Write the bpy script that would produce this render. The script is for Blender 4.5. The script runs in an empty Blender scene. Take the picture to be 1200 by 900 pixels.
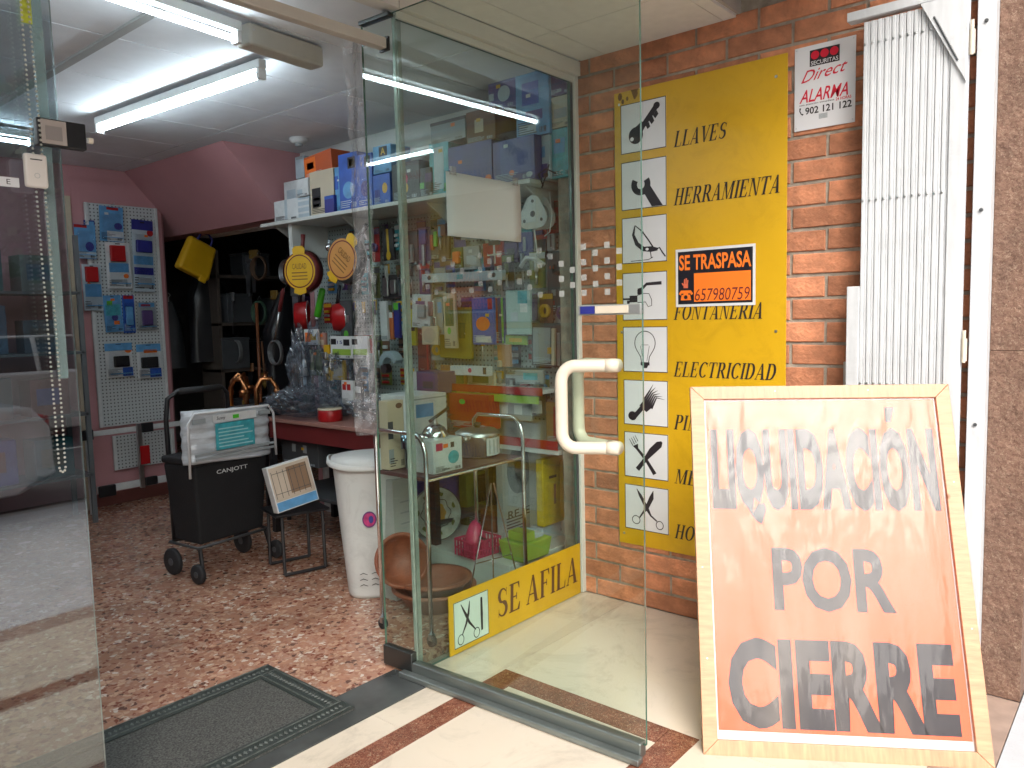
import bpy, bmesh, math, random
from mathutils import Vector, Matrix
random.seed(7)
PI = math.pi
scn = bpy.context.scene
COL = scn.collection

# ------------------------------------------------------------------ camera
H = 1.45
YAW, PITCH, ROLL, FPX = math.radians(40.42680358), math.radians(5.04434543), math.radians(-1.39445312), 905.99
fw = Vector((math.cos(YAW)*math.cos(PITCH), math.sin(YAW)*math.cos(PITCH), -math.sin(PITCH)))
r0 = Vector((math.sin(YAW), -math.cos(YAW), 0)); u0 = r0.cross(fw)
rt = r0*math.cos(ROLL) + u0*math.sin(ROLL); up = -r0*math.sin(ROLL) + u0*math.cos(ROLL)
EYE = Vector((0, 0, H))
cd = bpy.data.cameras.new('camera'); cam = bpy.data.objects.new('camera', cd); COL.objects.link(cam)
m = Matrix((rt, up, -fw)).transposed().to_4x4(); m.translation = EYE
cam.matrix_world = m
cd.sensor_width = 36; cd.lens = FPX/1200*36; cd.clip_start = .03; cd.clip_end = 500
scn.camera = cam

# ------------------------------------------------------------------ sky, sun, exposure
SUN_EL, SUN_DIR = math.radians(40), Vector((-.68, -.73, 0))      # soft sun high above the street, behind the viewer
w = bpy.data.worlds.new('World'); scn.world = w; w.use_nodes = True
nt = w.node_tree; bg = nt.nodes['Background']
sky = nt.nodes.new('ShaderNodeTexSky'); sky.sky_type = 'NISHITA'; sky.sun_disc = False
sky.sun_elevation = SUN_EL; sky.sun_rotation = math.atan2(SUN_DIR.x, SUN_DIR.y)
sky.dust_density = 6; sky.air_density = 1.2; sky.ozone_density = 1
hs = nt.nodes.new('ShaderNodeHueSaturation'); hs.inputs['Saturation'].default_value = .35
nt.links.new(sky.outputs[0], hs.inputs['Color']); nt.links.new(hs.outputs[0], bg.inputs[0]); bg.inputs[1].default_value = .15
sd = bpy.data.lights.new('sun', 'SUN'); sd.energy = 0.95; sd.angle = math.radians(34); sd.color = (1, .94, .86)
so = bpy.data.objects.new('sun', sd); COL.objects.link(so)
sv = Vector((SUN_DIR.x*math.cos(SUN_EL), SUN_DIR.y*math.cos(SUN_EL), math.sin(SUN_EL)))
so.rotation_euler = sv.to_track_quat('Z', 'Y').to_euler(); so.location = (-3, -6, 8)
scn.view_settings.view_transform = 'Standard'; scn.view_settings.look = 'None'
scn.view_settings.exposure = 1.05; scn.view_settings.gamma = 1
scn.render.engine = 'CYCLES'
cy = scn.cycles
cy.max_bounces = 8; cy.diffuse_bounces = 4; cy.glossy_bounces = 4; cy.transmission_bounces = 6; cy.transparent_max_bounces = 24
cy.use_denoising = True; cy.caustics_reflective = False; cy.caustics_refractive = False; cy.sample_clamp_indirect = 6
TUBE = 24.0

# ------------------------------------------------------------------ helpers
def ray(x, y): return fw*FPX + rt*(x-600) - up*(y-450)
def at(x, y, **k):
    d = ray(x, y); (ax, v), = k.items(); i = 'XYZ'.index(ax)
    return EYE + d*((v-EYE[i])/d[i])

MATS = {}
def mat(name, col=(.5,.5,.5), rough=.5, metal=0, var=.1, scale=6, bump=0, bscale=40, coat=0, rnd=0, emit=0, spec=.5, stretch=None, alpha=None):
    if name in MATS: return MATS[name]
    M = bpy.data.materials.new(name); M.use_nodes = True; MATS[name] = M
    t = M.node_tree; N = t.nodes; L = t.links; b = N['Principled BSDF']
    b.inputs['Roughness'].default_value = rough; b.inputs['Metallic'].default_value = metal
    b.inputs['Specular IOR Level'].default_value = spec
    if coat: b.inputs['Coat Weight'].default_value = coat; b.inputs['Coat Roughness'].default_value = .08
    tc = N.new('ShaderNodeTexCoord'); mp = N.new('ShaderNodeMapping'); L.new(tc.outputs['Object'], mp.inputs[0])
    if stretch: mp.inputs['Scale'].default_value = stretch
    nz = N.new('ShaderNodeTexNoise'); nz.inputs['Scale'].default_value = scale; nz.inputs['Detail'].default_value = 6
    L.new(mp.outputs[0], nz.inputs['Vector'])
    mr = N.new('ShaderNodeMapRange'); mr.inputs[1].default_value = .3; mr.inputs[2].default_value = .7
    mr.inputs[3].default_value = 1-var; mr.inputs[4].default_value = 1+var*.6
    L.new(nz.outputs['Fac'], mr.inputs[0])
    hv = N.new('ShaderNodeHueSaturation'); hv.inputs['Color'].default_value = (*col, 1)
    L.new(mr.outputs[0], hv.inputs['Value'])
    if rnd:
        oi = N.new('ShaderNodeObjectInfo'); m2 = N.new('ShaderNodeMapRange'); m2.inputs[3].default_value = 1-rnd; m2.inputs[4].default_value = 1+rnd
        L.new(oi.outputs['Random'], m2.inputs[0]); mu = N.new('ShaderNodeMath'); mu.operation = 'MULTIPLY'
        L.new(m2.outputs[0], mu.inputs[0]); L.new(mr.outputs[0], mu.inputs[1]); L.new(mu.outputs[0], hv.inputs['Value'])
    L.new(hv.outputs[0], b.inputs['Base Color'])
    m3 = N.new('ShaderNodeMapRange'); m3.inputs[3].default_value = max(0, rough-.08); m3.inputs[4].default_value = min(1, rough+.1)
    L.new(nz.outputs['Fac'], m3.inputs[0]); L.new(m3.outputs[0], b.inputs['Roughness'])
    if bump:
        n2 = N.new('ShaderNodeTexNoise'); n2.inputs['Scale'].default_value = bscale; n2.inputs['Detail'].default_value = 5
        L.new(mp.outputs[0], n2.inputs['Vector'])
        bp = N.new('ShaderNodeBump'); bp.inputs['Strength'].default_value = bump; bp.inputs['Distance'].default_value = .01
        L.new(n2.outputs['Fac'], bp.inputs['Height']); L.new(bp.outputs[0], b.inputs['Normal'])
    if emit:
        b.inputs['Emission Color'].default_value = (*col, 1); b.inputs['Emission Strength'].default_value = emit
    M['b'] = 1
    return M

def nodes(M): return M.node_tree.nodes, M.node_tree.links, M.node_tree.nodes['Principled BSDF']

def chips(name, ramp, scale, rough=.35, bump=0, base=None, bscale=30):
    """speckled stone: voronoi cells coloured by a ramp over a noisy matrix"""
    M = mat(name, (.5,.5,.5), rough); N, L, b = nodes(M)
    g = N.new('ShaderNodeNewGeometry')
    nz = N.new('ShaderNodeTexNoise'); nz.inputs['Scale'].default_value = scale*.8; L.new(g.outputs['Position'], nz.inputs['Vector'])
    mx = N.new('ShaderNodeMixRGB'); mx.inputs[0].default_value = .04; L.new(g.outputs['Position'], mx.inputs[1]); L.new(nz.outputs['Color'], mx.inputs[2])
    v = N.new('ShaderNodeTexVoronoi'); v.inputs['Scale'].default_value = scale; v.inputs['Randomness'].default_value = 1; L.new(mx.outputs[0], v.inputs['Vector'])
    sp = N.new('ShaderNodeSeparateColor'); L.new(v.outputs['Color'], sp.inputs[0])
    cr = N.new('ShaderNodeValToRGB'); cr.color_ramp.interpolation = 'CONSTANT'
    while len(cr.color_ramp.elements) < len(ramp): cr.color_ramp.elements.new(.5)
    for e, (p, c) in zip(cr.color_ramp.elements, ramp): e.position = p; e.color = (*c, 1)
    L.new(sp.outputs[0], cr.inputs[0])
    v2 = N.new('ShaderNodeTexVoronoi'); v2.feature = 'DISTANCE_TO_EDGE'; v2.inputs['Scale'].default_value = scale; L.new(mx.outputs[0], v2.inputs['Vector'])
    e2 = N.new('ShaderNodeMapRange'); e2.inputs[1].default_value = .02; e2.inputs[2].default_value = .14; L.new(v2.outputs['Distance'], e2.inputs[0])
    n3 = N.new('ShaderNodeTexNoise'); n3.inputs['Scale'].default_value = scale*.07; n3.inputs['Detail'].default_value = 8; L.new(g.outputs['Position'], n3.inputs['Vector'])
    mm = N.new('ShaderNodeMixRGB'); mm.inputs[1].default_value = (*(base or ramp[0][1]), 1); L.new(cr.outputs[0], mm.inputs[2]); L.new(e2.outputs[0], mm.inputs[0])
    hv = N.new('ShaderNodeHueSaturation'); L.new(mm.outputs[0], hv.inputs['Color'])
    mr = N.new('ShaderNodeMapRange'); mr.inputs[1].default_value = .3; mr.inputs[2].default_value = .7; mr.inputs[3].default_value = .75; mr.inputs[4].default_value = 1.15
    L.new(n3.outputs['Fac'], mr.inputs[0]); L.new(mr.outputs[0], hv.inputs['Value']); L.new(hv.outputs[0], b.inputs['Base Color'])
    if bump:
        bp = N.new('ShaderNodeBump'); bp.inputs['Strength'].default_value = bump; bp.inputs['Distance'].default_value = .01
        n4 = N.new('ShaderNodeTexNoise'); n4.inputs['Scale'].default_value = bscale; n4.inputs['Detail'].default_value = 8; L.new(g.outputs['Position'], n4.inputs['Vector'])
        L.new(n4.outputs['Fac'], bp.inputs['Height']); L.new(bp.outputs[0], b.inputs['Normal'])
    return M

def clear(name, tint=(.86,.95,.91), ior=1.5, rough=0, bump=0, bscale=20, stretch=(1,1,1), haze=0, hazecol=(.8,.82,.85), streak=0):
    """see-through sheet: tinted transparency with fresnel reflection, optional milky patches (painted glare on the board cover)"""
    M = bpy.data.materials.new(name); M.use_nodes = True; MATS[name] = M
    N = M.node_tree.nodes; L = M.node_tree.links; N.remove(N['Principled BSDF']); out = N['Material Output']
    tr = N.new('ShaderNodeBsdfTransparent'); tr.inputs[0].default_value = (*tint, 1)
    gl = N.new('ShaderNodeBsdfGlossy'); gl.inputs['Roughness'].default_value = rough
    ge = N.new('ShaderNodeNewGeometry'); fr = N.new('ShaderNodeFresnel')
    mi = N.new('ShaderNodeMix'); mi.inputs[2].default_value = ior; mi.inputs[3].default_value = 1/ior
    L.new(ge.outputs['Backfacing'], mi.inputs[0]); L.new(mi.outputs[0], fr.inputs['IOR'])
    mx = N.new('ShaderNodeMixShader'); L.new(fr.outputs[0], mx.inputs[0]); L.new(tr.outputs[0], mx.inputs[1]); L.new(gl.outputs[0], mx.inputs[2])
    tc = N.new('ShaderNodeTexCoord'); mp = N.new('ShaderNodeMapping'); mp.inputs['Scale'].default_value = stretch; L.new(tc.outputs['Object'], mp.inputs[0])
    nz = N.new('ShaderNodeTexNoise'); nz.inputs['Scale'].default_value = bscale; nz.inputs['Detail'].default_value = 3; L.new(mp.outputs[0], nz.inputs[0])
    if bump:
        bp = N.new('ShaderNodeBump'); bp.inputs['Strength'].default_value = bump; bp.inputs['Distance'].default_value = .02
        L.new(nz.outputs['Fac'], bp.inputs['Height']); L.new(bp.outputs[0], gl.inputs['Normal']); L.new(bp.outputs[0], fr.inputs['Normal'])
    last = mx
    if haze or streak:
        df = N.new('ShaderNodeBsdfDiffuse'); df.inputs[0].default_value = (*hazecol, 1)
        m2 = N.new('ShaderNodeMixShader'); L.new(mx.outputs[0], m2.inputs[1]); L.new(df.outputs[0], m2.inputs[2])
        mr = N.new('ShaderNodeMapRange'); mr.inputs[1].default_value = .45; mr.inputs[2].default_value = .75
        mr.inputs[3].default_value = haze; mr.inputs[4].default_value = max(haze, streak)
        n2 = N.new('ShaderNodeTexNoise'); n2.inputs['Scale'].default_value = bscale*.6; n2.inputs['Detail'].default_value = 4; L.new(mp.outputs[0], n2.inputs[0])
        L.new(n2.outputs['Fac'], mr.inputs[0]); L.new(mr.outputs[0], m2.inputs[0]); last = m2
    L.new(last.outputs[0], out.inputs[0])
    return M

def tag(o, label=None, cat=None, group=None, kind=None):
    if label: o['label'] = label
    if cat: o['category'] = cat
    if group: o['group'] = group
    if kind: o['kind'] = kind
    return o

def empty(name, loc, rz=0, label=None, cat=None, group=None, tilt=0):
    o = bpy.data.objects.new(name, None); COL.objects.link(o); o.location = loc
    o.rotation_euler = (0, tilt, rz); o.empty_display_size = .05
    return tag(o, label, cat, group)

class MB:
    def __init__(s): s.v = []; s.f = []; s.mi = []; s.cur = 0
    def add(s, vs, fs):
        n = len(s.v); s.v += [tuple(v) for v in vs]; s.f += [tuple(i+n for i in f) for f in fs]; s.mi += [s.cur]*len(fs); return s
    def box(s, x0, x1, y0, y1, z0, z1):
        vs = [(x,y,z) for x in (x0,x1) for y in (y0,y1) for z in (z0,z1)]
        return s.add(vs, [(0,1,3,2),(4,6,7,5),(0,4,5,1),(2,3,7,6),(0,2,6,4),(1,5,7,3)])
    def taper(s, c0, w0, d0, z0, c1, w1, d1, z1):
        vs = [(c0[0]+a*w0/2, c0[1]+b*d0/2, z0) for a,b in ((-1,-1),(1,-1),(1,1),(-1,1))] + [(c1[0]+a*w1/2, c1[1]+b*d1/2, z1) for a,b in ((-1,-1),(1,-1),(1,1),(-1,1))]
        return s.add(vs, [(3,2,1,0),(4,5,6,7),(0,1,5,4),(1,2,6,5),(2,3,7,6),(3,0,4,7)])
    def tube(s, pts, r, n=8, closed=False, caps=True):
        P = [Vector(p) for p in pts]; rs = r if isinstance(r, (list,tuple)) else [r]*len(P)
        rings = []; prev = None
        for i, p in enumerate(P):
            a = P[i-1] if (i > 0 or closed) else p; b = P[(i+1) % len(P)] if (i < len(P)-1 or closed) else p
            t = (b-a); t = t.normalized() if t.length > 1e-9 else Vector((0,0,1))
            if prev is None: q = t.orthogonal().normalized()
            else:
                q = prev - t*prev.dot(t); q = q.normalized() if q.length > 1e-6 else t.orthogonal().normalized()
            prev = q; bn = t.cross(q)
            rings.append([p + (q*math.cos(2*PI*k/n) + bn*math.sin(2*PI*k/n))*rs[i] for k in range(n)])
        vs = [v for R in rings for v in R]; fs = []
        m_ = len(rings)
        for i in range(m_ if closed else m_-1):
            j = (i+1) % m_
            for k in range(n): fs.append((i*n+k, i*n+(k+1)%n, j*n+(k+1)%n, j*n+k))
        if caps and not closed: fs += [tuple(range(n))[::-1], tuple((m_-1)*n+k for k in range(n))]
        return s.add(vs, fs)
    def lathe(s, prof, c=(0,0,0), n=24, sx=1, sy=1, axis='Z', cap=True):
        vs = []
        for r, z in prof:
            for k in range(n):
                a = 2*PI*k/n; x, y = r*math.cos(a)*sx, r*math.sin(a)*sy
                p = (x, y, z) if axis == 'Z' else ((x, z, y) if axis == 'Y' else (z, x, y))
                vs.append((p[0]+c[0], p[1]+c[1], p[2]+c[2]))
        fs = []
        for i in range(len(prof)-1):
            for k in range(n): fs.append((i*n+k, i*n+(k+1)%n, (i+1)*n+(k+1)%n, (i+1)*n+k))
        if cap: fs += [tuple(range(n))[::-1], tuple((len(prof)-1)*n+k for k in range(n))]
        return s.add(vs, fs)
    def prism(s, poly, y0, y1):            # poly in XZ, extruded along Y
        n = len(poly); vs = [(x,y0,z) for x,z in poly] + [(x,y1,z) for x,z in poly]
        return s.add(vs, [tuple(range(n)), tuple(range(2*n-1, n-1, -1))] + [(i, i+n, (i+1)%n+n, (i+1)%n) for i in range(n)])
    def ball(s, c, r, n=10, sx=1, sy=1, sz=1):
        pr = [(max(1e-4, r*math.sin(PI*i/n)), -r*math.cos(PI*i/n)*sz) for i in range(n+1)]
        return s.lathe(pr, c, n*2, sx, sy, cap=False)
    def build(s, name, M, parent=None, smooth=False, bev=0, seg=2, kind=None, label=None):
        me = bpy.data.meshes.new(name); me.from_pydata(s.v, [], s.f)
        Ms = M if isinstance(M, (list, tuple)) else [M]
        for q in Ms: me.materials.append(q)
        me.polygons.foreach_set('material_index', s.mi)
        bm = bmesh.new(); bm.from_mesh(me); bmesh.ops.recalc_face_normals(bm, faces=bm.faces); bm.to_mesh(me); bm.free()
        if smooth: me.polygons.foreach_set('use_smooth', [True]*len(me.polygons))
        me.update()
        o = bpy.data.objects.new(name, me); COL.objects.link(o)
        if parent is not None: o.parent = parent
        if bev:
            b = o.modifiers.new('bevel', 'BEVEL'); b.width = bev; b.segments = seg; b.limit_method = 'ANGLE'; b.angle_limit = math.radians(40)
            me.polygons.foreach_set('use_smooth', [True]*len(me.polygons))
            wn = o.modifiers.new('wn', 'WEIGHTED_NORMAL'); wn.keep_sharp = True
        if kind: o['kind'] = kind
        if label: o['label'] = label
        return o

def bx(name, M, dims, parent=None, bev=0, **k):
    return MB().box(*dims).build(name, M, parent, bev=bev, **k)

class Flat:
    """print: flat shapes in the local XZ plane, each laid a hair in front of the last (front is -Y)"""
    def __init__(s, y=0): s.v = []; s.f = []; s.y = y; s.k = 0
    def poly(s, pts):
        s.k += 1; y = s.y - s.k*2.5e-5; n = len(s.v)
        s.v += [(p[0], y, p[1]) for p in pts]; s.f.append(tuple(range(n, n+len(pts)))); return s
    def disc(s, cx, cz, rx, rz=None, n=28, rot=0):
        rz = rz or rx; c, q = math.cos(rot), math.sin(rot)
        return s.poly([(cx+rx*math.cos(a)*c-rz*math.sin(a)*q, cz+rx*math.cos(a)*q+rz*math.sin(a)*c) for a in [2*PI*k/n for k in range(n)]])
    def stroke(s, pts):                    # (x, z, width) polyline
        s.k += 1; y = s.y - s.k*2.5e-5; n0 = len(s.v); m_ = len(pts)
        for i, p in enumerate(pts):
            a = pts[max(0,i-1)]; b = pts[min(m_-1,i+1)]; dx, dz = b[0]-a[0], b[1]-a[1]; l = math.hypot(dx,dz) or 1
            nx, nz = -dz/l*p[2]/2, dx/l*p[2]/2
            s.v += [(p[0]+nx, y, p[1]+nz), (p[0]-nx, y, p[1]-nz)]
        for i in range(m_-1): s.f.append((n0+2*i, n0+2*i+1, n0+2*i+3, n0+2*i+2))
        return s
    def line(s, x0, z0, x1, z1, w): return s.stroke([(x0,z0,w),(x1,z1,w)])
    def ring(s, cx, cz, rx, rz, w, a0=0, a1=360, n=24, wf=None):
        return s.stroke([(cx+rx*math.cos(a), cz+rz*math.sin(a), (wf(a) if wf else w)) for a in [math.radians(a0+(a1-a0)*k/n) for k in range(n+1)]])
    def rect(s, x0, x1, z0, z1): return s.poly([(x0,z0),(x1,z0),(x1,z1),(x0,z1)])
    def frame(s, x0, x1, z0, z1, w):
        s.rect(x0,x1,z0,z0+w); s.rect(x0,x1,z1-w,z1); s.rect(x0,x0+w,z0+w,z1-w); s.rect(x1-w,x1,z0+w,z1-w); return s
    def xf(s, fn): s.v = [(fn(v[0],v[2])[0], v[1], fn(v[0],v[2])[1]) for v in s.v]; return s
    def build(s, name, M, parent, **k):
        b = MB(); b.v = s.v; b.f = s.f; b.mi = [0]*len(s.f)
        me = bpy.data.meshes.new(name); me.from_pydata(s.v, [], s.f); me.materials.append(M)
        o = bpy.data.objects.new(name, me); COL.objects.link(o); o.parent = parent
        if k.get('label'): o['label'] = k['label']
        return o

# serif capitals, unit height, drawn from strokes
T_, t_ = .17, .055
def serif_glyph(c, F, ox):
    def stem(x, w=T_, z0=0, z1=1, sb=1, st=1):
        F.rect(ox+x, ox+x+w, z0, z1)
        if sb: F.rect(ox+x-.07, ox+x+w+.07, z0, z0+.045)
        if st: F.rect(ox+x-.07, ox+x+w+.07, z1-.045, z1)
    R = lambda a,b,c_,d: F.rect(ox+a, ox+b, c_, d)
    P = lambda *p: F.poly([(ox+x, z) for x, z in p])
    wf = lambda a: t_ + (T_*1.1-t_)*abs(math.cos(a))**1.3
    if c == 'I': stem(.08); return .34
    if c == 'L': stem(.08); R(.2,.62,0,.05); P((.56,0),(.62,0),(.64,.28),(.6,.28)); return .68
    if c in 'EF':
        stem(.08); R(.2,.6,.95,1); P((.6,1),(.62,.76),(.585,.76),(.5,.97)); R(.2,.45,.49,.54); P((.42,.4),(.47,.4),(.47,.63),(.42,.63))
        if c == 'E': R(.2,.62,0,.05); P((.5,.03),(.63,0),(.66,.27),(.62,.27))
        return .72 if c == 'E' else .66
    if c == 'H': stem(.08); stem(.55); R(.2,.58,.48,.535); return .82
    if c == 'T': stem(.28, st=0); R(.02,.71,.95,1); P((.02,1),(.0,.74),(.04,.74),(.1,.97)); P((.71,1),(.73,.74),(.69,.74),(.63,.97)); return .76
    if c == 'A':
        P((.04,0),(.1,0),(.4,.95),(.36,1)); P((.52,0),(.72,0),(.45,1),(.33,1)); R(.17,.56,.3,.35); R(-.02,.18,0,.04); R(.45,.8,0,.04); return .8
    if c == 'V':
        P((.04,1),(.24,1),(.48,0),(.37,0)); P((.64,1),(.7,1),(.45,0),(.4,.06)); R(-.03,.3,.96,1); R(.55,.78,.96,1); return .76
    if c == 'N': R(.1,.155,0,1); R(.66,.715,0,1); P((.08,1),(.27,1),(.715,0),(.62,0)); R(0,.26,0,.04); R(.56,.8,.96,1); R(0,.2,.96,1); return .84
    if c == 'M': R(.1,.15,0,1); R(.72,.72+T_,0,1); P((.08,1),(.26,1),(.52,0),(.44,0)); P((.72,1),(.78,1),(.5,0),(.45,.03)); R(0,.24,0,.04); R(.65,.96,0,.04); R(.7,.96,.96,1); R(0,.2,.96,1); return 1.0
    if c in 'PR':
        stem(.08); R(.2,.38,.95,1); R(.2,.38,.46,.51)
        F.ring(ox+.36, .73, .2, .245, 0, -90, 90, 14, wf)
        if c == 'R': P((.3,.48),(.46,.5),(.78,0),(.6,0)); R(.55,.82,0,.035); return .8
        return .68
    if c == 'D': stem(.08); R(.2,.36,.95,1); R(.2,.36,0,.05); F.ring(ox+.34, .5, .32, .475, 0, -90, 90, 18, wf); return .82
    if c == 'O': F.ring(ox+.42, .5, .31, .48, 0, 0, 360, 30, wf); return .86
    if c in 'CG':
        F.ring(ox+.42, .5, .31, .48, 0, 48, 318, 26, wf); P((.66,.98),(.69,.98),(.69,.68),(.66,.68))
        if c == 'G': stem(.58, z0=.03, z1=.44, sb=0); return .84
        return .78
    if c == 'S':
        pts = []
        for k in range(12): a = math.radians(30+ (270-30)*k/11); pts.append((ox+.33+.2*math.cos(a), .735+.225*math.sin(a), t_+.1*max(0,-math.cos(a))))
        for k in range(12): a = math.radians(90-(90+150)*k/11); pts.append((ox+.33+.22*math.cos(a), .27+.235*math.sin(a), t_+.11*max(0,math.cos(a))+.04*(k<3)))
        F.stroke(pts); P((.52,.97),(.55,.97),(.55,.7),(.52,.7)); P((.1,.3),(.13,.3),(.13,.02),(.1,.02)); return .66
    if c == 'U': stem(.08, z0=.25, sb=0); R(.62,.675,.25,1); R(.55,.76,.96,1); F.ring(ox+.4, .27, .255, .24, 0, 180, 360, 14, lambda a: t_+.1*max(0,-math.cos(a))); return .8
    if c == 'J': stem(.28, z0=.2, sb=0); F.ring(ox+.2, .2, .17, .17, .07, 180, 360, 10); return .55
    return .38
def serif_text(s, x0, x1, z0, h, M, parent, y=0, slant=.22, name='lettering', label=None):
    F = Flat(y); x = 0
    for c in s: x += serif_glyph(c, F, x) + .05 if c != ' ' else .3
    k = (x1-x0-slant*h*.6)/x
    F.xf(lambda a, b: (x0 + a*k + b*h*slant, z0 + b*h))
    return F.build(name, M, parent, label=label)

def sans_text(s, x0, x1, z0, z1, M, parent, y=0, bold=0, slant=0, name='lettering', extr=0, curve=0):
    cu = bpy.data.curves.new('t', 'FONT'); cu.body = s; cu.size = 1; cu.offset = bold; cu.resolution_u = 3
    ob = bpy.data.objects.new('t', cu); COL.objects.link(ob)
    dg = bpy.context.evaluated_depsgraph_get(); me = bpy.data.meshes.new_from_object(ob.evaluated_get(dg))
    bpy.data.objects.remove(ob); bpy.data.curves.remove(cu)
    xs = [v.co.x for v in me.vertices]; ys = [v.co.y for v in me.vertices]
    ax, bx_, ay, by = min(xs), max(xs), min(ys), max(ys); sh = slant*(z1-z0)
    for v in me.vertices:
        fx, fz = (v.co.x-ax)/(bx_-ax), (v.co.y-ay)/(by-ay)
        v.co = (x0 + fx*(x1-x0-sh) + fz*sh, y, z0 + fz*(z1-z0) + curve*fx*(z1-z0))
    me.materials.clear(); me.materials.append(M); me.name = name
    o = bpy.data.objects.new(name, me); COL.objects.link(o); o.parent = parent
    return o

# ------------------------------------------------------------------ materials
WHITE = mat('white_paint', (.72,.73,.72), .45, bump=.05, bscale=60)
GATEW = mat('gate_paint', (.58,.60,.62), .45, var=.10, scale=22, stretch=(2,2,.25), bump=.08, bscale=90)
BLACK = mat('black_plastic', (.012,.012,.014), .38)
INK = mat('sign_ink', (.018,.012,.016), .5, var=.05)
YEL = mat('sign_yellow', (.62,.36,.010), .33, var=.07, scale=3, bump=.02, bscale=30)
SIGNW = mat('sign_white', (.70,.70,.72), .35, var=.04)
CHROME = mat('chrome', (.8,.82,.84), .12, 1, var=.05)
STEEL = mat('brushed_steel', (.55,.57,.58), .3, 1, var=.1)
GREYP = mat('grey_plastic', (.22,.23,.24), .5)
PINK = mat('pink_wall', (.50,.25,.265), .75, var=.1, scale=2, bump=.12, bscale=70)
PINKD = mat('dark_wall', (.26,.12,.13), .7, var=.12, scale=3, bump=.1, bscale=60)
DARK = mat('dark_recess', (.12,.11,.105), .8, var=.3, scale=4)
CEIL = mat('ceiling_tile', (.80,.78,.74), .85, var=.05, scale=20, bump=.12, bscale=160, rnd=.05)
CEILI = mat('ceiling_board', (.74,.78,.82), .85, var=.05, scale=8, bump=.08, bscale=120, rnd=.04)
TBAR = mat('ceiling_bar', (.84,.84,.84), .5)
BRICK = mat('brick_clay', (.54,.22,.115), .85, var=.30, scale=16, bump=.6, bscale=70, rnd=.24)
MORTAR = mat('mortar', (.36,.31,.25), .95, var=.35, scale=20, bump=.4, bscale=120)
PINE = mat('pine_wood', (.52,.29,.165), .45, var=.22, scale=3.2, bump=.1, bscale=14, stretch=(3,3,22))
PINEH = mat('pine_wood_cross', (.52,.29,.165), .45, var=.22, scale=3.2, bump=.1, bscale=14, stretch=(22,3,3))
RED = mat('red_plastic', (.36,.008,.010), .35)
DRED = mat('dark_red', (.13,.015,.015), .45)
ORANGE = mat('orange_print', (.8,.16,.015), .4)
BLUE = mat('blue_print', (.02,.09,.42), .4, var=.25, scale=14)
DBLUE = mat('deep_blue', (.025,.03,.22), .4, var=.3, scale=9)
SKYB = mat('sky_blue', (.10,.30,.55), .4, var=.25, scale=15)
TEAL = mat('teal_print', (.05,.36,.42), .4, var=.3, scale=25)
PALE = mat('pale_card', (.42,.50,.55), .4, var=.15, scale=12)
CARDW = mat('white_card', (.62,.64,.64), .45, var=.1, scale=9)
CREAMB = mat('cream_card', (.52,.45,.33), .5, var=.08)
BROWN = mat('brown_card', (.14,.07,.035), .6, var=.15)
GREEN = mat('green_plastic', (.10,.42,.04), .35)
LIME = mat('lime_plastic', (.26,.42,.05), .4)
OLIVE = mat('olive_print', (.12,.15,.03), .5, var=.3, scale=12)
YPL = mat('yellow_plastic', (.62,.36,.01), .4)
MAG = mat('magenta_plastic', (.5,.03,.10), .4)
PURP = mat('purple_print', (.09,.05,.16), .45, var=.2)
GREYC = mat('grey_card', (.30,.33,.34), .5, var=.15)
DGREY = mat('dark_grey', (.055,.06,.065), .5, var=.2)
TERRA = mat('terracotta', (.26,.075,.035), .5, var=.12, scale=5, bump=.1)
COPPER = mat('copper', (.55,.24,.10), .3, 1)
WOODD = mat('stained_wood', (.22,.07,.025), .5, var=.2, stretch=(8,8,1))
BINW = mat('bin_plastic', (.55,.57,.56), .4, var=.03)
RUBBER = mat('rubber', (.015,.015,.017), .7)
IVORY = mat('ivory_plastic', (.64,.57,.46), .3, var=.06, scale=10)
TUBEM = mat('lit_tube', (.80,.93,1.0), .4, emit=TUBE, var=0)
FIX = mat('fixture_enamel', (.6,.62,.6), .4)
PANE = clear('street_pane_glass', (.74,.81,.84), 2.5)
GLASS = clear('door_glass', (.90,.955,.925))
GLASSW = clear('window_glass', (.93,.965,.955), 1.65)
GEDGE = mat('glass_edge', (.07,.15,.115), .15, var=.2, scale=30)
GEDGE2 = mat('glass_edge_pale', (.33,.37,.34), .2, var=.2, scale=20)
FILM = clear('cling_film', (.93,.93,.93), 1.8, .12, 1.0, 60, (1,1,.4), .05, (.8,.8,.85), .36)
POLY = clear('grey_polythene', (.74,.78,.83), 1.8, .10, .35, 14, (1,1,1), .06, (.32,.36,.42), .32)
COVER = clear('clear_plastic', (.97,.97,.97), 1.38, .09, .40, 4.2, (2.6,1,.6), .0, (.90,.80,.70), .11)  # cream streaks in the colour stand in for glare on the wrinkles
CREAM = mat('cream_marble', (.64,.565,.465), .16, var=.06, scale=1.6, rnd=.03)
def dirty(M, amt=.25, sc=3.0):
    N, L, b = nodes(M); g = N.new('ShaderNodeNewGeometry'); src = b.inputs['Base Color'].links[0].from_socket
    a = N.new('ShaderNodeTexNoise'); a.inputs['Scale'].default_value = sc; a.inputs['Detail'].default_value = 12; a.inputs['Roughness'].default_value = .75; a.inputs['Distortion'].default_value = 1.2; L.new(g.outputs['Position'], a.inputs[0])
    r = N.new('ShaderNodeMapRange'); r.inputs[1].default_value = .5; r.inputs[2].default_value = .72; r.inputs[3].default_value = 1; r.inputs[4].default_value = 1-amt; L.new(a.outputs['Fac'], r.inputs[0])
    m_ = N.new('ShaderNodeMixRGB'); m_.blend_type = 'MULTIPLY'; m_.inputs[0].default_value = 1; L.new(src, m_.inputs[1]); L.new(r.outputs[0], m_.inputs[2]); L.new(m_.outputs[0], b.inputs['Base Color'])
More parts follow.
